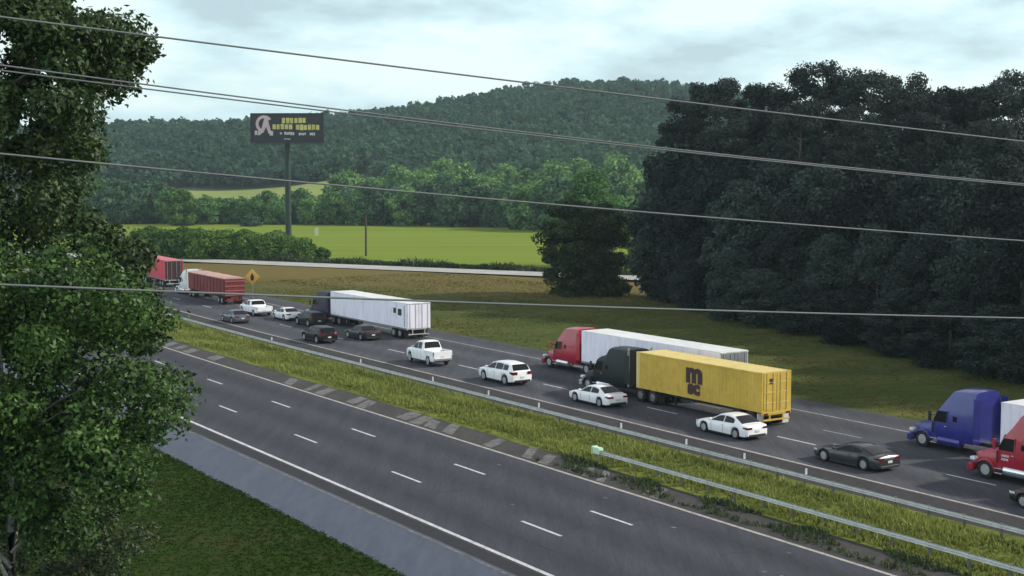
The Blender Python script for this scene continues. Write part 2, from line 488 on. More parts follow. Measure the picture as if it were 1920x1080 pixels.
# field with a mown look
MB_ = MB().grid([[(-260, 215, 0.0), (60, 215, 0.0), (140, 215, 0)], [(-330, 330, 0.0), (70, 330, 0.0), (150, 330, 0)], [(-420, 485, 0.0), (80, 485, 0.0), (160, 485, 0)]])
tag(MB_.build('field', M['field']), kind='structure')
# verge between motorway and frontage road
rows = []
for s in range(-60, 330, 6):
    row = []
    for d in (37.4, 38, 42, 48, 56, 64, 74, 86, 100, 120):
        q = RD(s, d, 0.006 + .35 * math.sin(min(1, (d - 38) / 60) * PI) * (0 if d < 38.5 else 1), bend=(d < 50))
        wf = (q[0] + 57.5) * .4985 + (q[1] - 243.5) * .8669      # distance beyond the frontage road
        row.append((q[0], q[1], q[2] - .5 * min(1, max(0, wf - 9) / 8)))
    rows.append(row)
tag(MB().grid(rows).build('verge', M['verge'], smooth=True, ang=80), kind='structure')
# frontage road: straight, behind the verge
FA = np.array([-57.5, 243.5]); FB = np.array([18.5, 199.8]); FD = (FB - FA) / np.linalg.norm(FB - FA); FN = np.array([-FD[1], FD[0]])
def FR(t, w, z=.5):
    q = FA + FD * t + FN * w
    return (float(q[0]), float(q[1]), z)
def slab(name, w0, w1, z, m, t0=-140, t1=220):
    tag(MB().grid([[FR(t, w0, z), FR(t, w1, z)] for t in range(t0, t1, 10)]).build(name, m), kind='structure')
slab('frontage_road', -3.6, 4.2, .46, M['concrete'])
slab('frontage_road_edge', 4.2, 6.4, .40, M['shoulder_dark'])
tag(MB().grid([[FR(t, w_, z_) for w_, z_ in ((6.4, .44), (30, .34), (62, .003))] for t in range(-140, 220, 10)]).build('field_margin', M['field']), kind='structure')

SA, SB = -40, 240
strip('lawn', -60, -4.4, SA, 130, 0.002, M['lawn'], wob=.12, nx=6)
strip('road_shoulder', -4.7, 0.3, SA, SB, 0.006, M['shoulder_near'])
strip('rumble_strip', -1.05, -0.26, SA, SB, 0.010, M['rumble'])
strip('shoulder_seam', -1.35, -1.2, SA, SB, 0.010, M['patch'])
strip('road', -0.25, 11.2, SA, SB, 0.012, M['asphalt'])
strip('inner_shoulder', 11.2, 14.2, SA, SB, 0.006, M['shoulder_inner'])
strip('median_ground', 13.4, 19.8, SA, SB, 0.016, M['median'], wob=.18, nx=3)
strip('far_inner_shoulder', 19.6, 22.6, SA, SB, 0.010, M['shoulder_dark'])
strip('far_road', 22.6, 35.0, SA, SB, 0.012, M['asphalt_far'])
strip('far_shoulder', 35.0, 38.2, SA, SB, 0.010, M['asphalt_far'])
Z1 = 0.018
def paint(name, d, w, s0, s1, m): strip(name, d - w / 2, d + w / 2, s0, s1, Z1, m)
paint('edge_line', 0.0, .22, SA, SB, M['white_line'])
paint('edge_line', 10.98, .2, SA, SB, M['warm_line'])
paint('edge_line', 22.8, .2, SA, SB, M['warm_line'])
paint('edge_line', 34.8, .22, SA, SB, M['faded_line'])
def dashes(d, phase, m, wid=.16, s0=0, s1=200):
    b = MB()
    k = math.ceil((s0 - phase) / 12.19)
    while phase + k * 12.19 < s1:
        s = phase + k * 12.19
        for a in range(2):
            sa, sb = s - 3.05 * a / 2, s - 3.05 * (a + 1) / 2
            b.add([RD(sa, d - wid / 2, Z1), RD(sa, d + wid / 2, Z1), RD(sb, d + wid / 2, Z1), RD(sb, d - wid / 2, Z1)], [(0, 1, 2, 3)])
        k += 1
    tag(b.build('lane_marking', m), kind='structure')
dashes(7.32, 98.0, M['white_line'])
dashes(3.66, 86.0, M['white_line'])
dashes(27.2, 57.7, M['white_line'])
dashes(30.95, 57.7, M['faded_line'])
# small pale repair blobs on the near road
for s, d in ((52.2, 5.0), (60.0, 9.2), (44.9, 8.6), (37.8, 7.2), (39.2, 9.9), (50.9, 9.4)):
    b = MB(); vs = [RD(s + .16 * math.cos(k * PI / 4) * rnd.uniform(.7, 1.2), d + .1 * math.sin(k * PI / 4), Z1) for k in range(8)]
    b.add(vs, [tuple(range(8))]); tag(b.build('road_patch', M['patch']), kind='structure')
# crack sealing: thin wandering tar lines
g_ = random.Random(77)
for (s0, d0, s1, d1) in ((118, 5.3, 60, 5.6), (70, 1.9, 40, 2.1), (64, 9.3, 33, 9.1), (88, 8.2, 89.5, 11), (56.5, .3, 55.8, 7), (47.3, 3.6, 46.6, 10.8), (71, 3.8, 70.2, 10.9), (40.5, 7.4, 40.1, 10.9), (36, .4, 34.6, 6.2), (100, .5, 99, 6)):
    n = max(8, int(math.hypot(s1 - s0, d1 - d0) / .8)); Lf = []; Rt = []; j = 0
    for i in range(n + 1):
        j = j * .7 + g_.uniform(-.06, .06); s = s0 + (s1 - s0) * i / n; d = d0 + (d1 - d0) * i / n
        if abs(s1 - s0) > abs(d1 - d0): Lf.append(RD(s, d + j - .035, .0165)); Rt.append(RD(s, d + j + .035, .0165))
        else: Lf.append(RD(s + j - .045, d, .0165)); Rt.append(RD(s + j + .045, d, .0165))
    tag(MB().grid([Lf, Rt]).build('crack_seal', M['crack']), kind='structure')
# pale skewed strips laid across the inner shoulder
def pale_strips(s0, s1, n, da=11.2, db=13.4):
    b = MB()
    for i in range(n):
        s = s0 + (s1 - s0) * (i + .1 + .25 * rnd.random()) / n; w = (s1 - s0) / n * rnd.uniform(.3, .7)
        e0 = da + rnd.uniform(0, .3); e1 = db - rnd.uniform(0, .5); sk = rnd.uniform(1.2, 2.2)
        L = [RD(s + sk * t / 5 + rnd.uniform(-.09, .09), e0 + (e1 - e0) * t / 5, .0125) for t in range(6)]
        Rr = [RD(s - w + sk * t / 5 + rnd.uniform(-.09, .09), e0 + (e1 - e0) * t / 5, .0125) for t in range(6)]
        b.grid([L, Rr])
    tag(b.build('shoulder_strips', M['patch']), kind='structure')
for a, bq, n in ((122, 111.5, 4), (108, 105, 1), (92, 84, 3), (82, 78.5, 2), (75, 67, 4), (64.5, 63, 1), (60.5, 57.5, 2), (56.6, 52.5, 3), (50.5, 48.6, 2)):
    pale_strips(a, bq, n)

# ------------------------------------------------------------------ grass cover
def tufts(name, pts, h, w, material, seed, lean=.35, blades=4, tint=None):
    g = np.random.default_rng(seed)
    P = np.repeat(np.asarray(pts, float), blades, axis=0); N = len(P)
    H = np.repeat(np.broadcast_to(np.asarray(h, float), (len(pts),)), blades) * (.55 + .7 * g.random(N))
    a = g.random(N) * 2 * PI
    side = np.stack([np.cos(a), np.sin(a), 0 * a], 1)
    P = P + np.stack([g.normal(size=N), g.normal(size=N), 0 * a], 1) * w * .9
    tip = P + np.stack([g.normal(size=N) * lean, g.normal(size=N) * lean, np.ones(N)], 1) * H[:, None]
    V = np.stack([P - side * w * .5, P + side * w * .5, tip + side * w * .12, tip - side * w * .12], 1)
    tb = np.repeat(g.random(len(pts)) if tint is None else tint, blades)
    me = cards_mesh(name, V.reshape(-1, 3), 4, .15 + .6 * tb + .12 * g.normal(size=N), material)
    return tag(link(bpy.data.objects.new(name, me)), kind='stuff')

def vnoise(x, y, s):
    return .5 + .25 * np.sin(x / s * 1.7 + 1.3 * np.sin(y / s)) + .25 * np.sin(y / s * 2.1 + 1.7 * np.sin(x / s * .8 + 2))

g = np.random.default_rng(5)
n = 26000
s_ = 18 + 150 * g.random(n) ** 1.25
d_ = 13.7 + 5.2 * g.random(n)
p_ = np.array([RD(a, b, .012) for a, b in zip(s_, d_)])
nz = vnoise(s_, d_ * 2.2, 2.6)
keep = g.random(n) < (.25 + .75 * nz)
tufts('median_grass', p_[keep], (.10 + .32 * nz[keep]) * np.where(d_[keep] < 14.3, .6, 1), .11, M['blade'], 6, tint=nz[keep] * .8 + .2 * g.random(keep.sum()))
n = 2600
s_ = 15 + 45 * g.random(n); d_ = 13.4 - 1.9 * g.random(n) ** 1.8
nz = vnoise(s_, d_ * 2, 1.5); k2 = nz > .45
tufts('shoulder_weeds', np.array([RD(a, b, .008) for a, b in zip(s_[k2], d_[k2])]), .07 + .2 * nz[k2], .07, M['weed'], 8)
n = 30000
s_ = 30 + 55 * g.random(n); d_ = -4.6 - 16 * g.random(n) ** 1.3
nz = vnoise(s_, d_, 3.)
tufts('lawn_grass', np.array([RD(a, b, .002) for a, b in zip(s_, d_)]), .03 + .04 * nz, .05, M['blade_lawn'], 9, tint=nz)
n = 26000
s_ = 20 + 165 * g.random(n); d_ = 38.3 + 42 * g.random(n)
nz = vnoise(s_, d_ * 1.5, 6.)
zz = np.where(d_ < 38.5, 0, .35 * np.sin(np.minimum(1, (d_ - 38) / 60) * PI)) - .02
tufts('verge_grass', np.array([RD(a, b, c, bend=(b < 50)) for a, b, c in zip(s_, d_, zz)]), .04 + .09 * nz, .09, M['blade_verge'], 10, tint=nz)

# ------------------------------------------------------------------ trees
def limb_path(a, b, sag=.12, n=5, jit=.1, g=rnd):
    a = Vector(a); b = Vector(b); L = (b - a).length
    pts = []
    for i in range(n + 1):
        t = i / n
        p = a.lerp(b, t); p.z += math.sin(t * PI) * L * sag
        if 0 < i < n: p += Vector((g.uniform(-1, 1), g.uniform(-1, 1), g.uniform(-1, 1))) * L * jit * .3
        pts.append(p)
    return pts

def trunk_mesh(name, H, r, clumps, material, lean=(0, 0), nl=14):
    b = MB()
    pts = [Vector((lean[0] * t * t * H + .12 * math.sin(t * 7) * r * 2, lean[1] * t * t * H, H * t - .05)) for t in [i / 8 for i in range(9)]]
    b.tube(pts, [r * (1.35 if i == 0 else (1 - .8 * i / 8)) for i in range(9)], 9)
    cl = sorted(clumps, key=lambda c: c[2])
    step = max(1, len(cl) // nl)
    for c in cl[::step]:
        zt = min(max(c[2] - .28 * math.hypot(c[0], c[1]) - .4, .12 * H), .93 * H)
        t = zt / H
        i = min(7, int(t * 8)); f = t * 8 - i
        st = pts[i].lerp(pts[i + 1], f)
        R0 = r * (1 - .8 * t) * .5
        b.tube(limb_path(st, c), [R0, R0 * .8, R0 * .62, R0 * .45, R0 * .3, R0 * .15], 6)
    return b.mesh(name, material, smooth=True, ang=60)

def tree_meshes(seed, H, crown_r, crown_lo, leaf, nclump, per, lm, bark, shape='round', r=None, clump_r=None):
    g = np.random.default_rng(seed); rn = random.Random(seed)
    cs = []; rad = []
    for i in range(nclump):
        t = rn.random() ** .85
        z = crown_lo * H + (1 - crown_lo) * H * t * .95
        if shape == 'round': w = crown_r * (math.sin(min(1, .14 + t * .86) * PI) ** .6) + .25
        elif shape == 'pine': w = crown_r * (1.0 if t > .55 else .45 + .6 * t) * (1.12 - t * .55)
        elif shape == 'bush': w = crown_r * math.sqrt(max(.05, 1 - t * t))
        else: w = crown_r * (1.05 - t * .8)
        a = rn.random() * 2 * PI; q = w * (.35 + .65 * math.sqrt(rn.random()))
        cs.append((q * math.cos(a), q * math.sin(a), z))
        k = (clump_r or crown_r * .36) * rn.uniform(.65, 1.3)
        rad.append(k)
    V, t = leaves(cs, rad, per, leaf, .72, .45, seed + 1)
    cm = cards_mesh('crown', V, 4, t, lm)
    tm = trunk_mesh('trunk', H * .93, r or H * .016, cs, bark)
    return tm, cm

def plant(name, label, cat, loc, meshes, scale=1.0, rz=None, group=None, stem='trunk', leafname='crown', sz=None):
    o = thing(name, label, cat, loc, rnd.random() * 6.28 if rz is None else rz, group)
    o.scale = (scale, scale, sz or scale)
    a = bpy.data.objects.new(stem, meshes[0]); link(a, o)
    b = bpy.data.objects.new(leafname, meshes[1]); link(b, o)
    return o

# the wood on the right: pines make the skyline, broadleaf trees stand in front
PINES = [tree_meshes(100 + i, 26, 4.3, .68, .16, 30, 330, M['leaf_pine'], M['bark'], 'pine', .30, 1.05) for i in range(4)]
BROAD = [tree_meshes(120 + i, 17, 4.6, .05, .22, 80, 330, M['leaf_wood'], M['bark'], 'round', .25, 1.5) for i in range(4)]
GW = 'pines of the dark wood on the right'
pine_spots = [(1335, 138, 166), (1300, 172, 172), (1420, 151, 168), (1455, 160, 160), (1530, 108, 160), (1575, 140, 166), (1630, 124, 155), (1680, 132, 160),
              (1720, 152, 150), (1770, 148, 156), (1815, 158, 148), (1855, 150, 150), (1905, 120, 140), (1965, 130, 144), (2040, 125, 136), (1370, 190, 158), (1500, 175, 150), (1600, 200, 145), (1740, 205, 138), (1860, 215, 130), (1280, 215, 166)]
for i, (x, yt, Y) in enumerate(pine_spots):
    p = px(x, 333, Y); H = px(x, yt, Y).z
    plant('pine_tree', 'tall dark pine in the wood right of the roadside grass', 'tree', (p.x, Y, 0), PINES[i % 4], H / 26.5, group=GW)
broad_spots = [(1262, 300, 168), (1290, 235, 166), (1286, 400, 160), (1330, 420, 152), (1350, 270, 158), (1400, 330, 147), (1380, 470, 142), (1450, 300, 150), (1480, 380, 138), (1540, 300, 142),
               (1560, 440, 130), (1630, 310, 134), (1650, 420, 124), (1720, 320, 128), (1740, 430, 117), (1800, 300, 126), (1830, 430, 112), (1890, 320, 118), (1925, 420, 106), (1990, 330, 112), (2040, 400, 102), (1590, 235, 152), (1690, 240, 146), (1780, 235, 140), (1870, 240, 132), (1480, 225, 158), (1400, 220, 162),
               (1268, 450, 163), (1310, 480, 155), (1430, 500, 136), (1520, 520, 129), (1610, 540, 121), (1700, 540, 114), (1790, 560, 107), (1890, 570, 100)] + [(2080, 300, 98), (2230, 280, 93), (2150, 260, 106), (2330, 260, 95), (2010, 470, 96)]
for i, (x, yt, Y) in enumerate(broad_spots):
    p = px(x, 333, Y); H = px(x, yt, Y).z
    k = H / 17.3
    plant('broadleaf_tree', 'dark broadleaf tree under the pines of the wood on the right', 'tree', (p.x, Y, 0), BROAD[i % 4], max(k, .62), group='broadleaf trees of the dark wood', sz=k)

# tree standing alone on the verge
cs = []; rad = []; tc = []
rn = random.Random(41)
for i in range(150):
    z = 15.2 * rn.random() ** .9
    w = (6.0 if z < 10 else 6.0 * math.sqrt(max(.02, 1 - ((z - 10) / 6.0) ** 2))) * (.86 if z < 1.5 else 1)
    a = rn.random() * 2 * PI; q = w * math.sqrt(rn.random()) * .92
    cs.append((q * math.cos(a), q * math.sin(a) * .8, max(.5, z))); rad.append(rn.uniform(.9, 1.6)); tc.append(rn.random())
V, t = leaves(cs, rad, 330, .2, .75, .45, 42, tc)
lone = (trunk_mesh('trunk', 13.5, .3, cs, M['bark']), cards_mesh('crown', V, 4, t, M['leaf_centre']))
p = px(1092, 333, 172)
plant('roadside_tree', 'broad dark tree leafy to the ground before the pale frontage road', 'tree', (p.x, 172, 0), lone, 1.0, rz=.4, sz=.78)
p = px(1108, 333, 226)
lone2 = tree_meshes(63, 17, 5.4, .05, .2, 110, 300, M['leaf_hedge'], M['bark'], 'round', .28, 1.5)
plant('roadside_tree', 'taller lighter green tree rising behind the broad dark tree', 'tree', (p.x, 226, 0), lone2, 1.0, rz=1.4, sz=.97)
# young bright tree in the gap right of it
YB = tree_meshes(61, 9, 2.0, .08, .16, 34, 240, M['leaf_shrub'], M['bark'], 'round', .1, .8)
p = px(1190, 333, 215)
plant('young_tree', 'small bright green tree in the gap between solitary tree and wood', 'tree', (p.x, 215, 0), YB, 1.0)

# hedgerow trees behind the field
HT = [tree_meshes(140 + i, 10, 4.2, .0, .38, 46, 150, M['leaf_hedge'], M['bark'], 'round', .2, 1.5) for i in range(3)]
HD = [tree_meshes(150 + i, 10, 4.2, .0, .38, 46, 150, M['leaf_hedge_dark'], M['bark'], 'round', .2, 1.5) for i in range(3)]
def hrow(x):   # distance of the hedgerow along the picture
    return float(np.interp(x, [150, 250, 450, 700, 900, 1010, 1250], [452, 448, 446, 436, 424, 392, 380]))
x = 190.0; i = 0
while x < 1240:
    top = float(np.interp(x, [150, 215, 300, 330, 380, 430, 560, 600, 660, 760, 830, 900, 960, 1010, 1240], [338, 338, 340, 352, 368, 366, 362, 366, 352, 345, 338, 345, 350, 340, 330])) + rnd.uniform(-8, 10)
    Y = hrow(x) + rnd.uniform(-4, 8)
    p = px(x, 333, Y); H = max(4, px(x, top, Y).z)
    dark = (205 < x < 300) or (x > 640 and rnd.random() < .6)
    plant('hedgerow_tree', 'dark green tree in the hedgerow behind the bright field' if dark else 'green tree in the hedgerow behind the bright field', 'tree', (p.x, Y, 0),
          (HD if dark else HT)[i % 3], H / 10.3, group='dark hedgerow trees behind the field' if dark else 'green hedgerow trees behind the field')
    x += rnd.uniform(17, 27); i += 1
# taller pale trees on the hill foot behind the hedgerow
for i, (x, yt, Y) in enumerate([(650, 318, 520), (700, 335, 515), (745, 312, 540), (790, 318, 520), (830, 300, 545), (870, 306, 530), (905, 325, 515), (950, 310, 540), (990, 318, 525), (1040, 300, 520), (1090, 300, 530), (1150, 290, 530)]):
    p = px(x, 333, Y); z = hill_z(p.x, Y); H = px(x, yt, Y).z - z
    plant('hillfoot_tree', 'mid green tree at the hill foot rising over the hedgerow', 'tree', (p.x, Y, z), HT[i % 3], max(.7, H / 10.3), group='trees at the hill foot')
# light willow-like tree at left of the hedgerow
p = px(338, 333, 430)
plant('weeping_tree', 'yellow green tree with drooping crown at left end of field', 'tree', (p.x, 430, 0), tree_meshes(171, 12, 4.6, .0, .36, 50, 170, M['leaf_shrub'], M['bark'], 'round', .2, 1.5), .95)

# shrubs along the frontage road
SH = [tree_meshes(180 + i, 5, 3.2, .0, .24, 40, 200, M['leaf_shrub'], M['bark'], 'bush', .09, 1.0) for i in range(3)]
for i in range(18):
    x = 268 + i * 19.5 + rnd.uniform(-4, 4); Y = 251 - .02 * (x - 300) + rnd.uniform(-1, 3)
    top = float(np.interp(x, [260, 320, 420, 520, 570, 600, 630], [428, 430, 432, 436, 446, 462, 478])) + rnd.uniform(-4, 5)
    p = px(x, 333, Y); H = max(1.2, px(x, top, Y).z)
    plant('roadside_shrub', 'leafy shrub in the thick row between frontage road and field', 'shrub', (p.x, Y, 0), SH[i % 3], max(.55, H / 5.3), group='shrub row along the frontage road', stem='stem', leafname='foliage', sz=H / 5.3)
p = px(470, 333, 425); plant('dark_shrub', 'lone dark shrub at the near side of hedgerow left of billboard pole', 'shrub', (p.x, 425, 0), (SH[0][0], tree_meshes(190, 3.4, 3.4, 0, .3, 24, 130, M['leaf_hedge_dark'], M['bark'], 'bush', .08, 1.)[1]), 1, stem='stem', leafname='foliage')
# weeds along the frontage road
g = np.random.default_rng(15)
n = 3000
t_ = -60 + 150 * g.random(n); w_ = 6.2 + 2.6 * g.random(n)
hh = .25 + 1.1 * g.random(n) ** 3 * vnoise(t_, w_, 4.)
tufts('frontage_weeds', np.array([FR(a, b, .40) for a, b in zip(t_, w_)]), hh + .2, .35, M['weed'], 16, lean=.5, blades=6)

# the forest on the hill: one far-off mass
def hill_forest():
    g = np.random.default_rng(21)
    C = []; Rd = []; T = []
    for k in range(7200):
        y = 600 + 440 * g.random()
        x = y * (-.40 + .62 * g.random())
        if -300 < x < -66 and y < 662: continue
        z = hill_z(x, y)
        hgt = g.uniform(7, 10)
        r = g.uniform(2.2, 5.2)
        C.append((x, y, z + hgt - r * .8)); Rd.append((r, r, r * .7)); 
        tint = .05 + .45 * vnoise(np.array([x]), np.array([y * .6]), 34.)[0] + .35 * g.random() + (.25 if y < 760 and x > -90 else 0)
        if g.random() < .05:
            Rd[-1] = (r * 1.5, r * 1.5, r * 1.1); tint += .2
        T.append(tint)
        if g.random() < .35:
            C.append((x + g.normal() * 2, y + g.normal() * 2, z + hgt + g.uniform(-.5, 1.6))); Rd.append((r * .5, r * .5, r * .6)); T.append(tint)
    V, t = leaves(C, np.array(Rd), 50, 1.0, 1, .7, 22, T, .10, .9, .6)
    me = cards_mesh('hill_forest', V, 4, t, M['leaf_hill'])
    tag(link(bpy.data.objects.new('hill_forest', me)), kind='stuff')
hill_forest()

# ---- foreground trees on the left, each from clumps set round its limbs
def fg_tree(name, label, root, H, r, clumps, lm, bark, leaf, per, seed, depth):
    g = random.Random(seed)
    o = thing(name, label, 'tree', root)
    cs = []; rad = []; tc = []
    for (x, y, rp, n) in clumps:
        for k in range(n):
            Y = root[1] + g.uniform(-depth, depth)
            p = px(x + g.uniform(-rp, rp) * .8, y + g.uniform(-rp, rp) * .8, root[1])
            p.y = Y
            cs.append((p.x - root[0], p.y - root[1], p.z - root[2])); rad.append(g.uniform(.38, .8)); tc.append(g.random())
    V, t = leaves(cs, rad, per, leaf, .75, .4, seed, tc, .3, .55)
    link(bpy.data.objects.new('trunk', trunk_mesh('trunk', H, r, cs, bark, nl=26)), o)
    link(bpy.data.objects.new('crown', cards_mesh('crown', V, 4, t, lm)), o)
    return o
tall = []
for y in range(-160, 640, 42):
    e = float(np.interp(y, [-160, 0, 20, 60, 150, 200, 230, 330, 400, 470, 560, 640], [60, 80, 125, 165, 150, 160, 180, 190, 225, 262, 262, 250]))
    xx = -330
    while xx < e - 25:
        tall.append((xx, y, 36, 1)); xx += 46
for q in ((150, 60, 30, 3), (200, 75, 28, 3), (235, 95, 26, 3), (170, 110, 30, 3), (210, 140, 24, 2), (100, 40, 34, 3), (180, 205, 14, 1), (60, 20, 40, 3), (120, 90, 30, 3)): tall.append(q)
fg_tree('tall_tree', 'tall dark leafy tree with a branch reaching into the sky at left', (-13.2, 33, 0), 21.0, .34, tall, M['leaf_tall'], M['bark'], .072, 620, 51, 2.4)
glossy = []
for y in range(500, 1040, 46):
    e = float(np.interp(y, [520, 600, 690, 720, 800, 880, 940, 1000], [225, 272, 266, 306, 314, 298, 280, 190]))
    xx = -260
    while xx < e - 24:
        glossy.append((xx, y, 36, 1)); xx += 54
fg_tree('glossy_leaf_tree', 'bright glossy leaved tree in front at lower left over the lawn', (-9.9, 26.5, 0), 11.0, .2, glossy, M['leaf_glossy'], M['bark_pale'], .060, 620, 53, 1.9)
low = []
for y in range(930, 1180, 46):
    e = float(np.interp(y, [930, 1000, 1080, 1180], [225, 265, 280, 290])); xx = -40
    while xx < e - 16:
        low.append((xx, y, 30, 1)); xx += 40
fg_tree('bushy_tree', 'dull olive bushy tree at the bottom left edge of the lawn', (-12.0, 37, 0), 7.2, .1, low, M['leaf_brown'], M['bark'], .06, 480, 55, 1.5)

# ------------------------------------------------------------------ guardrails
def guardrail(label, d, s0, s1, terminal, refl):
    root = thing('guardrail', label, 'guardrail', RD(s0, d))
    base = Vector(root.location)
    b = MB()
    prof = [(-.05, .69), (.055, .645), (-.03, .595), (-.03, .57), (.055, .52), (-.05, .475)]
    n = int(abs(s1 - s0) / 2)
    rows = [[Vector(RD(s0 + (s1 - s0) * i / n, d + a, z)) - base for a, z in prof] for i in range(n + 1)]
    rows2 = [[Vector(RD(s0 + (s1 - s0) * i / n, d + a + .012, z)) - base for a, z in reversed(prof)] for i in range(n + 1)]
    b.grid([r + q for r, q in zip(rows, rows2)])
    b.build('rail', M['galv_bright'], root, smooth=True, ang=50)
    m = min(96, int(abs(s1 - s0) / 1.905))
    for i in range(m):
        s = s0 + (s1 - s0) * (i + .5) / m
        p = Vector(RD(s, d + .10)) - base
        q = MB().box(p.x - .05, p.x + .05, p.y - .07, p.y + .07, -.05, .67)
        q.build('post', M['post'], root)
    for s in refl:
        p = Vector(RD(s, d + .02)) - base
        MB().box(p.x - .05, p.x + .05, p.y - .02, p.y + .02, .68, .98, .01).build('reflector', M['reflector'], root)
    if terminal:
        e = Vector(RD(max(s0, s1), d)) - base
        f = Vector((float(U[0]), float(U[1]), 0)); sd_ = Vector((float(NN[0]), float(NN[1]), 0))
        b = MB()
        def P(a, c, z): return e + f * a + sd_ * c + Vector((0, 0, z))
        for (a0, a1, w, z0, z1) in ((-.15, .40, .15, .46, .80), (.40, .46, .19, .42, .84)):
            vs = [P(a, c, z) for z in (z0, z1) for c in (-w, w) for a in (a0, a1)]
            b.add(vs, [(0, 2, 3, 1), (4, 5, 7, 6), (0, 1, 5, 4), (2, 6, 7, 3), (0, 4, 6, 2), (1, 3, 7, 5)])
        t = b.build('end_terminal', M['terminal'], root)
        c = MB(); c.add([P(a, cc, z) for z in (-.05, .5) for cc in (-.06, .06) for a in (.1, .22)], [(0, 2, 3, 1), (4, 5, 7, 6), (0, 1, 5, 4), (2, 6, 7, 3), (0, 4, 6, 2), (1, 3, 7, 5)])
        c.build('terminal_post', M['post'], root)
    return root
guardrail('long metal guardrail along the far edge of the median grass', 18.9, 14, 178, False, (51.6, 56.2, 47.2, 113, 95.4, 76.5, 62, 70.5, 84))
guardrail('shorter guardrail with pale green end terminal on near side of median', 14.05, 8, 57.6, True, ())

# ------------------------------------------------------------------ vehicles
def itp(x, pts):
    pts = sorted(pts)
    return float(np.interp(x, [p[0] for p in pts], [p[1] for p in pts]))

def wheel(root, x, y, r, w, sgn, rim='rim', dual=False, rimr=.66):
    b = MB()
    W = w * (1.9 if dual else 1)
    b.lathe_y([(r * rimr, 0), (r * .90, 0), (r, .035), (r, W - .035), (r * .9, W), (r * .4, W)], x, y, r, 22, -sgn)
    t = b.build('wheel', M['tyre'], root, smooth=True, ang=40)
    c = MB()
    c.lathe_y([(r * rimr, -.002), (r * rimr * .9, .03), (r * .26, .02 if not dual else .07), (r * .22, -.012), (0.001, -.014)], x, y, r, 18, -sgn)
    c.build('rim', M[rim], t, smooth=True, ang=40)
    if not dual:
        d = MB()
        for k in range(5):
            a = k * 2 * PI / 5 + .3; a2 = a + .36
            vs = [(x + q * r * math.cos(w_), y + sgn * .004 * 0 - sgn * .010, r + q * r * math.sin(w_)) for q, w_ in ((.30, a), (.58, a - .1), (.58, a2 + .1), (.30, a2))]
            vs2 = [(p[0], p[1] - sgn * .012, p[2]) for p in vs]
            d.add(vs + vs2, [(0, 1, 2, 3), (4, 7, 6, 5), (0, 4, 5, 1), (1, 5, 6, 2), (2, 6, 7, 3), (3, 7, 4, 0)])
        d.build('rim_opening', M['trim'], t)
    return t

CARS = {
 'sedan': dict(L=4.6, W=1.82, r=.315, xf=1.38, xr=-1.36, base=.19,
    belt=[(2.3, .46), (2.27, .56), (2.05, .655), (1.6, .72), (.98, .79), (0, .82), (-1.3, .86), (-1.78, .89), (-2.2, .87), (-2.29, .78), (-2.3, .6)],
    roof=[(1.0, .79), (.2, 1.245), (-.1, 1.30), (-.6, 1.31), (-1.0, 1.26), (-1.86, .90)], ws=(.98, .12), rw=(-1.0, -1.84),
    win=[(.72, -.28), (-.36, -1.18)], lampz=.60, tailz=.72),
 'coupe': dict(L=4.7, W=1.86, r=.32, xf=1.42, xr=-1.36, base=.17,
    belt=[(2.35, .42), (2.3, .54), (2.05, .63), (1.5, .69), (.9, .74), (0, .78), (-1.2, .84), (-1.9, .84), (-2.25, .82), (-2.34, .72), (-2.35, .55)],
    roof=[(.95, .74), (.1, 1.13), (-.2, 1.17), (-.6, 1.17), (-1.1, 1.08), (-2.0, .84)], ws=(.93, .04), rw=(-.9, -1.95),
    win=[(.62, -.45), (-.52, -1.15)], lampz=.56, tailz=.70),
 'suv': dict(L=4.6, W=1.86, r=.345, xf=1.38, xr=-1.36, base=.24,
    belt=[(2.3, .55), (2.27, .70), (2.05, .82), (1.6, .87), (1.1, .93), (0, .95), (-1.5, .99), (-2.1, 1.0), (-2.27, .92), (-2.3, .7)],
    roof=[(1.12, .93), (.45, 1.39), (.1, 1.47), (-.6, 1.50), (-1.5, 1.46), (-1.9, 1.38), (-2.22, .98)], ws=(1.1, .38), rw=(-1.86, -2.21),
    win=[(.85, -.05), (-.13, -1.0), (-1.08, -1.68)], lampz=.74, tailz=.86),
 'pickup': dict(L=5.6, W=1.94, r=.375, xf=1.85, xr=-1.75, base=.34,
    belt=[(2.8, .70), (2.77, .88), (2.5, .98), (1.4, 1.05), (0, 1.07), (-.85, 1.07), (-.95, 1.05), (-1.0, .80), (-2.7, .80), (-2.8, .78)],
    roof=[(1.35, 1.05), (.75, 1.52), (.45, 1.62), (-.1, 1.64), (-.62, 1.61), (-.92, 1.08)], ws=(1.33, .68), rw=(-.64, -.90),
    win=[(1.05, .32), (.24, -.42)], lampz=.85, tailz=.88),
}
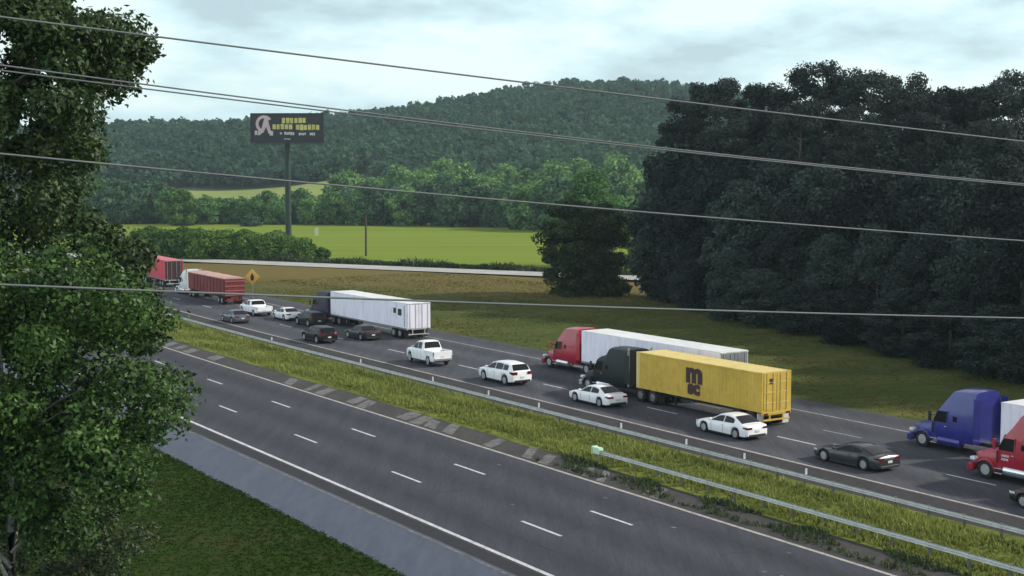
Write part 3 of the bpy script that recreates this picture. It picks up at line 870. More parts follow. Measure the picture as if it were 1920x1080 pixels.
def car(kind, name, label, cat, s, d, paint, group=None, rim='rim', hd_off=0.0, scale=(1, 1, 1), plate=True):
    c = CARS[kind]; L, W = c['L'], c['W']; hw = W / 2
    p = RD(s, d, .014, bend=False)
    root = thing(name, label, cat, p, hd(s) + hd_off, group)
    root.scale = scale
    pm = M[paint]
    xs = np.linspace(L / 2, -L / 2, 74)
    ra = c['r'] + .055
    def wid(x):
        return hw * itp(x, [(L / 2, .74), (L / 2 - .12, .86), (L / 2 - .4, .95), (L / 2 - .9, 1), (-L / 2 + .8, 1), (-L / 2 + .3, .96), (-L / 2 + .06, .9), (-L / 2, .84)])
    def zb(x): return itp(x, c['belt'])
    secs = []
    for x in xs:
        z0 = c['base'] + (.06 if abs(x) > L / 2 - .15 else 0)
        for xw in (c['xf'], c['xr']):
            q = ra * ra - (x - xw) ** 2
            if q > 0: z0 = max(z0, c['r'] + math.sqrt(q) * .97)
        w = wid(x); b = zb(x); hgt = max(.05, b - z0)
        mid = z0 + hgt * .55
        secs.append([(x, 0, z0), (x, w - .16, z0), (x, w - .03, z0 + min(.03, hgt * .1)), (x, w, z0 + hgt * .30), (x, w + .004, mid), (x, w - .012, z0 + hgt * .80),
                     (x, w - .05, b - .02), (x, w - .12, b + .002), (x, w * .5, b + .03), (x, 0, b + .04)])
    B = MB().loft(secs)
    rf = sorted(c['roof'], reverse=True); Ht = max(z for _, z in rf)
    wt = hw - (.30 if kind != 'pickup' else .24)
    def yside(x, z):
        b = zb(x) if kind != 'pickup' else max(zb(x), 1.05)
        wb = min(wid(x), hw) - .075
        return wb + (wt - wb) * max(0, (z - b)) / (Ht - .84 if kind == 'coupe' else (Ht - b + 1e-6))
    def zr(x): return itp(x, rf)
    gx = np.linspace(rf[0][0], rf[-1][0], 40)
    gs = []
    for x in gx:
        b = zb(x) - .02 if kind != 'pickup' else max(zb(x), 1.05) - .02; z = max(zr(x), b + .03)
        sh = max(z - .055, b + .005)
        gs.append([(x, 0, b), (x, yside(x, b), b), (x, yside(x, sh), sh), (x, yside(x, z) - .035, z - .012), (x, yside(x, z) * .6, z + .012), (x, 0, z + .02)])
    B.loft(gs)
    body = B.build('body', pm, root, smooth=True, ang=45)
    # glazing
    def screen(nm, x0, x1, m):
        b = MB(); rows = []
        for t in np.linspace(.06, .93, 7):
            x = x0 + (x1 - x0) * t; z = zr(x)
            e = 1e-2; slope = (zr(x + e) - zr(x - e)) / (2 * e); nl = math.hypot(slope, 1)
            nx, nz_ = -slope / nl * .014, 1 / nl * .014
            yy = yside(x, z) - .075
            rows.append([(x + nx, yy * k, z + nz_ + .02 - .008 * abs(k) * 2 if abs(k) > .6 else z + nz_ + .02) for k in (-1, -.6, 0, .6, 1)])
        b.grid(rows); return b.build(nm, M['glass'], root, smooth=True, ang=60)
    screen('windshield', *c['ws'], None); screen('rear_window', *c['rw'], None)
    for sg in (1, -1):
        for (xa, xb) in c['win']:
            b = MB(); lo = []; hi = []
            for t in np.linspace(0, 1, 7):
                x = xa + (xb - xa) * t
                z1 = (zb(x) if kind != 'pickup' else 1.06) + .045; z2 = max(z1 + .01, zr(x) - .085)
                lo.append((x, sg * (yside(x, z1) + .012), z1)); hi.append((x, sg * (yside(x, z2) + .012), z2))
            b.grid([lo, hi]); b.build('side_window', M['glass'], root)
        # lamps
        xf_ = L / 2; b = MB(); z = c['lampz']
        rows = []
        for t in (0, .33, .66, 1):
            x = xf_ - .03 - .42 * t
            rows.append([(x, sg * (wid(x) + .012 - .03 * (k - .5) ** 2 * 0), z - .055 + .12 * k * (1 - .3 * t) + .04 * t) for k in (0, .5, 1)])
        b.grid(rows); b.build('headlight', M['headlamp'], root)
        b = MB(); xr_ = -L / 2; z = c['tailz']; h_ = .13 if kind != 'suv' else .2
        ya, yb_ = sg * (wid(xr_) - .36), sg * (wid(xr_) + .012)
        b.grid([[(xr_ - .012, ya, z - h_ / 2), (xr_ - .012, ya, z + h_ / 2)], [(xr_ - .012, yb_ - sg * .03, z - h_ / 2), (xr_ - .012, yb_ - sg * .03, z + h_ / 2)],
                [(xr_ + .05, sg * (wid(xr_ + .05) + .012), z - h_ / 2), (xr_ + .05, sg * (wid(xr_ + .05) + .012), z + h_ / 2)], [(xr_ + .30, sg * (wid(xr_ + .3) + .010), z), (xr_ + .30, sg * (wid(xr_ + .3) + .010), z + h_ / 2)]])
        b.build('tail_light', M['taillamp'], root)
        xm = c['ws'][0] - .28; zm = (zb(xm) if kind != 'pickup' else 1.05) + .06
        MB().box(xm - .08, xm + .06, sg * (hw + .07) - .1, sg * (hw + .07) + .1, zm, zm + .13, .03).build('side_mirror', pm if paint.startswith('paint_white') else M['trim'], root)
        for xw in (c['xf'], c['xr']):
            wheel(root, xw, sg * (hw - .012), c['r'], .21, sg, rim)
        xa, xb = c['xf'] - ra - .02, c['xr'] + ra + .02
        MB().box(xb, xa, min(sg * (hw - .12), sg * (hw - .012)), max(sg * (hw - .12), sg * (hw - .012)), c['base'] - .05, c['base'] + .03, .01).build('sill', M['trim'], root)
        for xd in [c['win'][0][0] - .02] + [w_[1] - .04 for w_ in c['win'][:2]]:
            ya = [sg * (wid(xd) + .006 - (.010 if q in (0, 3) else 0)) for q in range(4)]; zt_ = zb(xd) if kind != 'pickup' else 1.05
            zs = [c['base'] + .10, c['base'] + .24, c['base'] + (zt_ - c['base']) * .6, c['base'] + (zt_ - c['base']) * .86]
            MB().grid([[(xd - .012, y_, z_) for y_, z_ in zip(ya, zs)], [(xd + .012, y_, z_) for y_, z_ in zip(ya, zs)]]).build('door_seam', M['trim'], root)
        for (xa, xb) in c['win'][:2]:
            zz = zb(xb) - .13 if kind != 'pickup' else .95
            MB().box(xb + .02, xb + .20, min(sg * wid(xb) - .012, sg * wid(xb) + .02), max(sg * wid(xb) - .012, sg * wid(xb) + .02), zz, zz + .03, .008).build('door_handle', M['chrome'] if kind == 'pickup' else pm, root)
    MB().box(-L / 2 - .03, -L / 2 + .12, -hw * .72, hw * .72, c['base'] + .03, c['base'] + .17, .02).build('rear_bumper', M['trim'], root)
    MB().box(L / 2 - .14, L / 2 + .025, -hw * .58, hw * .58, c['base'] + .04, c['base'] + .2, .02).build('grille', M['trim'], root)
    MB().box(-L / 2 + .25, L / 2 - .25, -hw + .2, hw - .2, c['base'] - .03, c['base'] + .02).build('underbody', M['trim'], root)
    if plate:
        MB().box(-L / 2 - .035, -L / 2 + .01, -.16, .16, c['base'] + .3, c['base'] + .42, .004).build('licence_plate', M['plate'], root)
    if kind == 'pickup':
        for sg in (1, -1):
            y0, y1 = sorted((sg * (hw - .09), sg * (hw + .002)))
            MB().box(-2.72, -.97, y0, y1, .86 if False else .70, 1.07, .02).build('bed_side', pm, root)
        MB().box(-2.815, -2.74, -hw + .12, hw - .12, .62, 1.06, .02).build('tailgate', pm, root)
        MB().box(-2.72, -1.0, -hw + .1, hw - .1, .845, .86).build('bed_liner', M['trim'], root)
        MB().box(-2.95, -2.80, -hw + .1, hw - .1, .42, .60, .03).build('step_bumper', M['chrome'], root)
    return root

car('sedan', 'white_sedan', 'white sedan in the near lane below the rear of the yellow container', 'car', 59.8, 25.4, 'paint_white')
car('sedan', 'white_sedan', 'white sedan beside the dark tractor hauling the yellow container', 'car', 73.0, 25.4, 'paint_white')
car('suv', 'white_suv', 'white sport utility car behind the white pickup in the near lane', 'car', 84.6, 25.4, 'paint_white', scale=(1.06, 1.03, 1.09))
car('coupe', 'grey_coupe', 'low grey coupe ahead of the red tractor, nearest the guardrail', 'car', 49.8, 25.2, 'paint_grey')
car('pickup', 'white_pickup', 'white crew cab pickup just behind the white box trailer', 'pickup', 96.4, 25.6, 'paint_white', scale=(.84, .95, 1.18))
car('suv', 'black_suv', 'black sport utility car in near lane beside the white semi trailer', 'car', 115.2, 24.6, 'paint_black')
car('suv', 'dark_green_suv', 'dark green sport utility car close to the cab of white trailer truck', 'car', 128.6, 29.9, 'paint_dkgreen')
car('sedan', 'white_sedan', 'white sedan just ahead of the dark green sport utility car', 'car', 135.2, 30.1, 'paint_white')
car('sedan', 'charcoal_sedan', 'charcoal sedan alongside the rear wheels of the white box trailer', 'car', 115.0, 29.0, 'paint_charcoal')
car('sedan', 'silver_sedan', 'silver grey sedan in near lane behind the red dump trailer', 'car', 135.7, 24.5, 'paint_silver')
car('pickup', 'white_pickup', 'white pickup with dark open bed behind the red dump trailer', 'pickup', 142.0, 29.4, 'paint_white')
car('sedan', 'dark_sedan', 'dark sedan entering at right edge with only its nose in view', 'car', 37.4, 25.2, 'paint_charcoal')

def tractor(root, xf, Lc, paint, trailer_front, rims='rim', stacks=False, roof_h=3.3, door_marks=False, lowfair=False, skirt=True, roofextra=False, day=False):
    """xf: front bumper x; Lc: length back to the cab's rear wall."""
    pm = M[paint]; hw = 1.16
    xh = xf - 1.75                     # hood meets cab
    xe = xf - Lc
    # hood
    secs = []
    for t in np.linspace(0, 1, 14):
        x = xf - .12 - (1.63 + .1) * t
        w = itp(t, [(0, .60), (.08, .74), (.3, .86), (1, 1.0)]); zt = itp(t, [(0, 1.05), (.06, 1.22), (.3, 1.34), (1, 1.52)]); z0 = .62
        secs.append([(x, 0, z0), (x, w - .04, z0), (x, w, z0 + .1), (x, w - .01, zt - .2), (x, w - .1, zt - .05), (x, w * .5, zt), (x, 0, zt + .02)])
    MB().loft(secs).build('hood', pm, root, smooth=True, ang=45)
    # front fenders over the steer wheels
    xw = xf - 1.12; rw = .46
    for sg in (1, -1):
        b = MB(); rows = []
        for k in range(11):
            a = PI * (.02 + .96 * k / 10)
            x = xw + (rw + .12) * math.cos(a); z = rw + (rw + .12) * math.sin(a) * .95 + .0
            rows.append([(x, sg * .80, z), (x, sg * 1.17, z - .01), (x, sg * 1.20, z - .07)])
        b.grid(rows)
        o = b.build('fender', pm, root, smooth=True, ang=70)
        wheel(root, xw, sg * 1.15, rw, .28, sg, rims, rimr=.58)
        MB().box(xf - .42, xf - .10, min(sg * .74, sg * 1.1), max(sg * .74, sg * 1.1), .78, .98, .05).build('headlight', M['headlamp'], root)
    MB().box(xf - .34, xf, -1.17, 1.17, .26, .66, .07).build('bumper', pm if paint != 'paint_black_green' else M['chrome'], root)
    b = MB(); b.box(xf - .155, xf - .085, -.52, .52, .70, 1.10, .02); b.build('grille', M['chrome'], root)
    # cab + sleeper as one shell
    if day: prof = [(xh + .1, 1.50), (xh - .35, 2.35), (xh - .7, 2.48), (xe, 2.50)]
    else: prof = [(xh + .1, 1.50), (xh - .38, 2.38), (xh - .55, 2.58), (xh - .85, 2.95 if not lowfair else 2.66), (xh - 1.25, roof_h - .12 if not lowfair else 2.72), (xh - 1.6, roof_h - .05), (xe + .35, roof_h), (xe, roof_h - .04)]
    secs = []
    for x in np.linspace(xh + .1, xe, 34):
        zt = itp(x, prof); z0 = .66; w = itp(x, [(xh + .1, 1.02), (xh - .3, hw), (xe, hw + .03)])
        top_in = .10 + .16 * max(0, min(1, (zt - 2.2) / 1.1)) * (1 if x > xe + .3 else .8)
        secs.append([(x, 0, z0), (x, w - .05, z0), (x, w, z0 + .08), (x, w + .01, 1.45), (x, w - .03, max(1.47, min(2.35, zt - .15))), (x, w - top_in, max(1.48, zt - .10)), (x, (w - top_in) * .72, max(1.49, zt - .01)), (x, 0, max(1.5, zt + .03))])
    cab = MB().loft(secs).build('cab', pm, root, smooth=True, ang=45)
    b = MB(); rows = []
    for t in np.linspace(.12, .95, 5):
        x = xh + .1 + (-.48) * t; z = itp(x, prof)
        w = itp(x, [(xh + .1, 1.02), (xh - .3, hw), (xe, hw)]) - .22
        rows.append([(x + .035, w * k, z + .055 - .02 * abs(k)) for k in (-1, -.5, 0, .5, 1)])
    b.grid(rows); b.build('windshield', M['glass'], root, smooth=True, ang=60)
    for sg in (1, -1):
        for xx, za, zb2 in ((xh - .06, .95, 1.55), (xh - 1.12, .95, 2.3)):
            b = MB(); b.box(xx - .012, xx + .012, min(sg * (hw - .05), sg * (hw + .018)), max(sg * (hw - .05), sg * (hw + .018)), za, min(zb2, itp(xx, prof) - .2))
            b.build('door_seam', M['trim'], root)
        MB().box(xh - 1.05, xh - .9, min(sg * hw, sg * (hw + .04)), max(sg * hw, sg * (hw + .04)), 1.38, 1.43, .01).build('door_handle', M['chrome'], root)
        if not day and xe < xh - 1.6:
            MB().box(xh - 1.75, xh - 1.45, min(sg * (hw - .06), sg * (hw + .022)), max(sg * (hw - .06), sg * (hw + .022)), 1.75, 2.05, .02).build('sleeper_window', M['glass'], root)
        b = MB(); lo = []; hi = []
        for t in np.linspace(0, 1, 4):
            x = xh - .18 - .85 * t
            lo.append((x, sg * (hw + .025), 1.62)); hi.append((x - .02, sg * (hw + .008), min(2.25, itp(x, prof) - .2)))
        b.grid([lo, hi]); b.build('side_window', M['glass'], root)
        MB().box(xh - .16, xh + .02, sg * 1.40 - .06, sg * 1.40 + .06, 1.65, 2.2, .03).build('mirror', M['dark_metal'] if paint != 'paint_red' else pm, root)
        b = MB(); b.tube([(xh - .12, sg * 1.1, 1.95), (xh - .08, sg * 1.40, 1.95)], .025, 6); b.build('mirror_arm', M['dark_metal'], root)
        # fuel tank and steps
        b = MB(); n_ = 14; x0, x1 = xh - .45, max(xe + .1, xh - 2.0)
        b.tube([(x0, sg * .98, .60), (x0 - .04, sg * .98, .60), (x1 + .04, sg * .98, .60), (x1, sg * .98, .60)], [.20, .27, .27, .20], n_)
        b.build('fuel_tank', M['chrome'] if paint != 'paint_blue' else M['paint_blue'], root, smooth=True, ang=40)
        b = MB(); b.box(xh - .40, xh + .05, min(sg * 1.02, sg * 1.2), max(sg * 1.02, sg * 1.2), .38, .44, .01); b.box(xh - .40, xh + .05, min(sg * 1.02, sg * 1.2), max(sg * 1.02, sg * 1.2), .62, .67, .01)
        b.build('step', M['chrome'], root)
        if stacks:
            b = MB(); b.tube([(xe - .14, sg * 1.0, .8), (xe - .14, sg * 1.0, roof_h - .1), (xe - .2, sg * 1.02, roof_h + .1)], [.075, .075, .07], 10)
            b.build('exhaust_stack', M['chrome'], root, smooth=True)
    if door_marks:
        b = MB()
        for r_, zz in enumerate((1.30, 1.12)):
            xx = xh - .35
            for k in range(4):
                w_ = rnd.uniform(.06, .12); b.box(xx - w_, xx, hw + .012, hw + .022, zz, zz + .11); xx -= w_ + .035
        b.build('door_marks', M['bb_white'], root)
    if not day:
        for sg in (1, -1):   # side extenders behind the sleeper
            b = MB(); b.box(xe - .42, xe + .02, min(sg * (hw - .01), sg * (hw + .025)), max(sg * (hw - .01), sg * (hw + .025)), 1.0, roof_h - .35, .01)
            b.build('side_extender', pm if not paint.endswith('green') else M['dark_metal'], root)
    # chassis
    MB().box(trailer_front - 2.6, xf - .4, -.45, .45, .52, .74, .02).build('chassis', M['dark_metal'], root)
    for xx in (trailer_front - .55, trailer_front - 1.85):
        for sg in (1, -1):
            wheel(root, xx, sg * 1.22, .47, .28, sg, rims, True, .56)
    for sg in (1, -1):
        MB().box(trailer_front - 2.50, trailer_front - 2.47, min(sg * .7, sg * 1.2), max(sg * .7, sg * 1.2), .15, .8).build('mudflap', M['trim'], root)
    MB().box(trailer_front - 1.6, trailer_front - .8, -.5, .5, .74, .90, .03).build('fifth_wheel', M['dark_metal'], root)

def tandem(root, xs, rims='rim', z=.47):
    for xx in xs:
        for sg in (1, -1):
            wheel(root, xx, sg * 1.24, z, .27, sg, rims, True, .56)

def box_trailer(root, Lt, body, roofm, rearm, z0=.95, z1=3.42, hw=1.28, marks=None, skirt=False, axles=(1.5, 2.75)):
    b = MB(); b.box(0.02, Lt, -hw, hw, z0, z1 - .03, .03)
    body_b = b
    b = MB(); b.box(0.0, Lt + .01, -hw - .004, hw + .004, z1 - .05, z1, .02); b.build('trailer_roof', roofm, root)
    b = MB()
    for sg in (1, -1):
        b.box(0.0, Lt, min(sg * hw, sg * (hw + .012)), max(sg * hw, sg * (hw + .012)), z0 - .02, z0 + .12)
    b.build('side_rail', M['trailer_grey'], root)
    b = body_b
    for k in range(1, int(Lt / 1.2)):
        for sg in (1, -1):
            b.box(k * 1.2 - .012, k * 1.2 + .012, min(sg * hw, sg * (hw + .007)), max(sg * hw, sg * (hw + .007)), z0 + .13, z1 - .12)
    b.build('trailer_body', body, root)
    for sg in (1, -1):
        d = MB().box(-.03, .03, min(sg * .02, sg * (hw - .1)), max(sg * .02, sg * (hw - .1)), z0 + .1, z1 - .12, .01).build('rear_door', rearm, root)
        b = MB()
        for yy in (.35, .95): b.tube([(-.05, sg * yy, z0 + .1), (-.05, sg * yy, z1 - .14)], .022, 6)
        b.build('lock_rod', M['galv'], d)
        MB().box(-.05, .02, min(sg * .8, sg * 1.15), max(sg * .8, sg * 1.15), z0 - .06, z0 + .03, .01).build('tail_light', M['taillamp'], root)
        MB().box(.55, .58, min(sg * .7, sg * 1.25), max(sg * .7, sg * 1.25), .14, z0).build('mudflap', M['trim'], root)
        b = MB(); b.box(Lt - 3.2, Lt - 3.05, min(sg * .75, sg * .9), max(sg * .75, sg * .9), .28, z0); b.box(Lt - 3.3, Lt - 2.95, min(sg * .7, sg * .95), max(sg * .7, sg * .95), .22, .28)
        b.build('landing_gear', M['dark_metal'], root)
    b = MB()
    b.box(-.04, .08, -hw - .003, hw + .003, z0 - .05, z0 + .09, .01); b.build('rear_sill', M['galv'], root)
    b = MB(); b.box(-.04, .06, -hw - .003, hw + .003, z1 - .13, z1 - .052, .01)
    b.build('rear_header', M['galv'], root)
    b = MB(); b.box(-.04, .08, -1.1, 1.1, .42, .52, .01); b.box(-.02, .06, -.7, -.6, .5, z0); b.box(-.02, .06, .6, .7, .5, z0)
    b.build('underride_bar', M['galv'], root)
    b = MB(); b.box(.4, 4.2, -.6, .6, .62, .94, .02); b.build('axle_frame', M['dark_metal'], root)
    tandem(root, axles)
    if marks:
        b = MB()
        for (xa, w_, za, h_) in marks: b.box(xa, xa + w_, hw + .008, hw + .016, za, za + h_, .003)
        b.build('side_marks', M['trim'], root)

def place(name, label, s, d):
    return thing(name, label, 'truck', RD(s, d, .014, bend=False), hd(s))

# 1 white box trailer truck with a navy tractor
t = place('semi_truck', 'semi truck pulling a long white box trailer with dark navy cab', 111.6, 33.2)
box_trailer(t, 16.6, M['trailer_white'], M['trailer_roof'], M['trailer_white'], marks=[(2.1, .55, 2.35, .5), (1.0, .75, 2.2, .62), (.42, .10, 1.2, 2.0)])
tractor(t, 23.3, 5.4, 'paint_navy', 16.6, roof_h=3.25)
# 2 red tractor, white trailer
t = place('semi_truck', 'semi truck with bright red cab and white trailer behind the yellow container', 68.6, 33.7)
box_trailer(t, 15.9, M['trailer_white'], M['trailer_roof'], M['trailer_grey'])
tractor(t, 21.6, 4.9, 'paint_red', 15.9, roof_h=3.45)
# 3 dark tractor with container chassis; the yellow container rests on it
t = place('semi_truck', 'black green truck tractor on a skeletal trailer carrying the yellow container', 60.1, 29.4)
tractor(t, 19.0, 5.5, 'paint_black_green', 12.3, 'chrome', roof_h=3.35, stacks=True, lowfair=True)
b = MB(); b.box(0, 12.2, -.5, .5, .62, .80, .02)
for k in range(7): b.box(.3 + k * 1.9, .5 + k * 1.9, -1.15, 1.15, .80, .93, .01)
b.build('trailer_chassis', M['dark_metal'], t)
b = MB(); b.box(-.06, .1, -1.18, 1.18, .74, .935, .02); b.box(-.06, .06, -1.1, 1.1, .40, .5, .01); b.box(-.04, .04, -.6, -.5, .5, .74); b.box(-.04, .04, .5, .6, .5, .74)
b.build('rear_bumper', M['cont_yellow'], t)
for sg in (1, -1):
    MB().box(-.09, -.06, min(sg * .75, sg * 1.1), max(sg * .75, sg * 1.1), .77, .9, .01).build('tail_light', M['taillamp'], t)
    MB().box(.26, .30, min(sg * .8, sg * 1.3), max(sg * .8, sg * 1.3), .12, .86).build('mudflap', M['plate'], t)
    MB().box(8.4, 8.55, min(sg * .75, sg * .9), max(sg * .75, sg * .9), .22, .8).build('landing_gear', M['dark_metal'], t)
tandem(t, (1.0, 2.2), 'chrome')

def container(label, s, d, L, mm, z0=.95, z1=3.40):
    root = thing('shipping_container', label, 'container', RD(s, d, z0, bend=False), hd(s))
    H = z1 - z0; hw = 1.22
    for sg in (1, -1):
        xs = []; x = .28
        k = 0
        pts = []
        while x < L - .28:
            for dx, o_ in ((0, 0), (.09, -.034), (.16, -.034), (.25, 0)): pts.append((min(x + dx, L - .28), o_))
            x += .32
        b = MB(); b.grid([[(px_, sg * (hw - .012 + o_), .16) for px_, o_ in pts], [(px_, sg * (hw - .012 + o_), H - .13) for px_, o_ in pts]])
        b.build('side_panel', mm, root)
        b = MB(); b.box(.0, L, min(sg * (hw - .09), sg * hw), max(sg * (hw - .09), sg * hw), 0, .16, .01); b.box(.0, L, min(sg * (hw - .06), sg * hw), max(sg * (hw - .06), sg * hw), H - .13, H - .01, .01)
        b.build('side_beam', mm, root)
        for (xa, xb, m_) in ((.0, .28, mm), (L - .34, L, M['cont_yellow_pale'])):
            MB().box(xa - .004, xb + .004, min(sg * (hw - .14), sg * (hw + .006)), max(sg * (hw - .14), sg * (hw + .006)), -.004, H + .006, .012).build('corner_post', m_, root)
        dr = MB().box(-.03, .03, min(sg * .015, sg * (hw - .15)), max(sg * .015, sg * (hw - .15)), .12, H - .1, .012).build('rear_door', mm, root)
        b = MB()
        for yy in (.3, .82): b.tube([(-.055, sg * yy, .08), (-.055, sg * yy, H - .06)], .022, 6)
        for zz in (.55, 1.2, 1.8): b.box(-.05, -.02, min(sg * .15, sg * 1.0), max(sg * .15, sg * 1.0), zz, zz + .05)
        b.build('lock_rod', M['cont_yellow_pale'], dr)
    b = MB(); b.box(-.02, .1, -hw + .01, hw - .01, 0.002, .12, .01); b.box(-.02, .1, -hw + .01, hw - .01, H - .1, H - .012, .01); b.build('end_frame', mm, root)
    MB().box(L - .1, L - .03, -hw + .1, hw - .1, .1, H - .1, .01).build('front_wall', mm, root)
    pts = []; x = .05
    while x < L - .05:
        for dx, o_ in ((0, 0), (.12, -.02), (.2, -.02), (.3, 0)): pts.append((min(x + dx, L - .05), o_))
        x += .42
    b = MB(); b.grid([[(a, -hw + .05, H - .005 + o_) for a, o_ in pts], [(a, hw - .05, H - .005 + o_) for a, o_ in pts]]); b.build('container_roof', M['cont_yellow_pale'], root)
    MB().box(.1, L - .1, -hw + .1, hw - .1, .02, .1).build('floor', M['dark_metal'], root)
    def text(body, size, x, z, sx=1.0, w=.0):
        cu = bpy.data.curves.new('lettering', 'FONT'); cu.body = body; cu.size = size; cu.extrude = .006; cu.offset = w
        cu.align_x = 'CENTER'; cu.materials.append(M['maroon'])
        tmp = bpy.data.objects.new('lettering', cu); COL.objects.link(tmp)
        bpy.context.view_layer.update()
        me = bpy.data.meshes.new_from_object(tmp.evaluated_get(bpy.context.evaluated_depsgraph_get()))
        bpy.data.objects.remove(tmp)
        o = bpy.data.objects.new('lettering', me); link(o, root)
        o.location = (x, hw + .016, z); o.rotation_euler = (PI / 2, 0, PI); o.scale = (sx, 1, 1)
        return o
    # square maroon emblem: a broad m over the letters s and c
    text('m', 1.75, 6.25, 1.12, 1.15, .10); text('sc', 1.2, 6.25, .36, 1.15, .08)
    MB().box(-.05, -.03, .35, .62, 1.72, 2.06, .004).build('door_mark', M['maroon'], root)
    return root
container('yellow corrugated shipping container with a dark maroon letter emblem', 60.1, 29.4, 12.2, M['cont_yellow'])

# 4 red dump trailer with a white tractor
t = place('semi_truck', 'semi truck pulling a red tarped dump trailer with white cab', 154.2, 31.8)
Lr = 14.0
secs = []
for x in (0.02, .06, 3, 6, 9, Lr - .05, Lr):
    k = -.02 if x in (0.02, Lr) else 0
    secs.append([(x, 0, .98), (x, 1.15 + k, .98), (x, 1.25 + k, 1.1), (x, 1.28 + k, 3.0), (x, 1.28 + k, 3.12), (x, 1.1, 3.13), (x, 0, 3.13)])
MB().loft(secs).build('trailer_body', M['red_box'], t)
secs = []
for x in np.linspace(-.02, Lr + .02, 9):
    h_ = .16 + .06 * math.sin(x * 1.7)
    secs.append([(x, 0, 3.10), (x, 1.30, 3.10), (x, 1.31, 3.17), (x, 1.0, 3.16 + h_ * .55), (x, .5, 3.16 + h_ * .9), (x, 0, 3.16 + h_)])
MB().loft(secs).build('tarp', M['tarp'], t, smooth=True, ang=50)
for sg in (1, -1):
    b = MB()
    for k in range(10): b.box(.1 + k * 1.25, .2 + k * 1.25, min(sg * 1.26, sg * 1.33), max(sg * 1.26, sg * 1.33), 1.05, 3.08, .01)
    b.build('side_rib', M['red_box'], t)
gate = MB().box(-.06, .0, -1.24, 1.24, .98, 3.08, .01).build('tailgate', M['red_box'], t)
b = MB()
for zz in (1.1, 1.6, 2.15, 2.75): b.box(-.12, -.062, -1.2, 1.2, zz, zz + .14, .01)
b.build('tailgate_rib', M['red_pale'], gate)
b = MB(); b.box(0, Lr, -.5, .5, .66, .97, .02); b.box(-.1, .1, -1.2, 1.2, .45, .6, .02); b.build('trailer_chassis', M['red_box'], t)
tandem(t, (1.1, 2.35), 'chrome')
for sg in (1, -1): MB().box(-.13, -.1, min(sg * .75, sg * 1.1), max(sg * .75, sg * 1.1), .5, .58, .01).build('tail_light', M['taillamp'], t)
tractor(t, Lr + 6.0, 4.4, 'paint_white_truck', Lr, 'chrome', stacks=True, roof_h=3.35)

# 5 red box trailer further ahead, half behind the tree
t = place('semi_truck', 'semi truck with a red box trailer half hidden behind the left tree', 183.6, 34.6)
box_trailer(t, 12.5, M['paint_red_far'], M['paint_red_far'], M['maroon'], z1=3.75)
tractor(t, 19.0, 5.2, 'paint_red_far', 12.5, roof_h=3.4)

# 6 blue tractor with white trailer
t = place('semi_truck', 'semi truck with deep blue sleeper cab at the right of the road', 30.4, 33.0)
box_trailer(t, 15.3, M['trailer_white'], M['trailer_roof'], M['trailer_white'], z1=3.3)
tractor(t, 21.7, 4.6, 'paint_blue', 15.3, roof_h=3.55)
# 7 red tractor at the right edge
t = place('semi_truck', 'semi truck with red cab and pale door lettering cut by right edge', 22.0, 29.2)
box_trailer(t, 16.2, M['trailer_white'], M['trailer_roof'], M['trailer_white'])
tractor(t, 22.9, 5.6, 'paint_red', 16.2, roof_h=3.65, door_marks=True)

# ------------------------------------------------------------------ signs, billboard, poles
p = px(473, 519, 170)
t = thing('warning_sign', 'orange yellow diamond warning sign with black symbol beside the far road', 'sign', (p.x, p.y, 0), -.15)
b = MB(); h = .86
def diamond(y0, y1, r): 
    v = [(0, y, p.z + r) if k == 0 else (r, y, p.z) if k == 1 else (0, y, p.z - r) if k == 2 else (-r, y, p.z) for y in (y0, y1) for k in range(4)]
    return v, [(0, 1, 2, 3), (7, 6, 5, 4), (0, 4, 5, 1), (1, 5, 6, 2), (2, 6, 7, 3), (3, 7, 4, 0)]
v, f = diamond(-.02, .02, .98); MB().add(v, f).build('sign_border', M['sign_yellow'], t)
v, f = diamond(-.035, -.021, .86); MB().add(v, f).build('sign_panel', M['sign_yellow'], t)
b = MB(); b.add([(x_, y_, p.z + z_) for y_ in (-.05, -.036) for x_, z_ in ((-.16, -.46), (.16, -.46), (.24, .0), (.16, .2), (0, .5), (-.16, .2), (-.24, 0))], [(0, 1, 2, 3, 4, 5, 6), (13, 12, 11, 10, 9, 8, 7)] + [(k, (k + 1) % 7, (k + 1) % 7 + 7, k + 7) for k in range(7)])
b.build('symbol', M['sign_black'], t)
MB().box(-.05, .05, .025, .10, 0, p.z + .4, .01).build('post', M['galv'], t)

# billboard
YB_ = 263.0
p0 = px(470, 213, YB_); p1 = px(608, 267, YB_)
cx, zt_, zb_ = (p0.x + p1.x) / 2, p0.z, p1.z; wb_ = (p1.x - p0.x) / 2
t = thing('billboard', 'dark billboard with yellow lettering on a single tall pole', 'billboard', (px(539, 333, YB_).x, YB_, 0), -.04)
ox = cx - t.location.x
MB().box(ox - wb_, ox + wb_, -.35, .35, zb_, zt_, .06).build('panel', M['bb_dark'], t)
b = MB()
b.box(ox - wb_ - .06, ox + wb_ + .06, -.42, -.36, zb_ - .12, zb_ + .14); b.box(ox - wb_ - .06, ox + wb_ + .06, -.42, -.36, zt_ - .14, zt_ + .08)
b.box(ox - wb_ - .06, ox - wb_ + .12, -.42, -.36, zb_ + .145, zt_ - .145); b.box(ox + wb_ - .12, ox + wb_ + .06, -.42, -.36, zb_ + .145, zt_ - .145)
b.build('frame', M['bb_frame'], t)
b = MB(); b.box(ox - wb_, ox + wb_, -1.3, -.43, zb_ - .35, zb_ - .25); b.build('catwalk', M['bb_frame'], t)
MB().tube([(0, .3, 0), (0, .3, zb_ - .1)], [.6, .55], 16).build('pole', M['pole_green'], t, smooth=True, ang=40)
PW, PH = 2 * wb_, zt_ - zb_
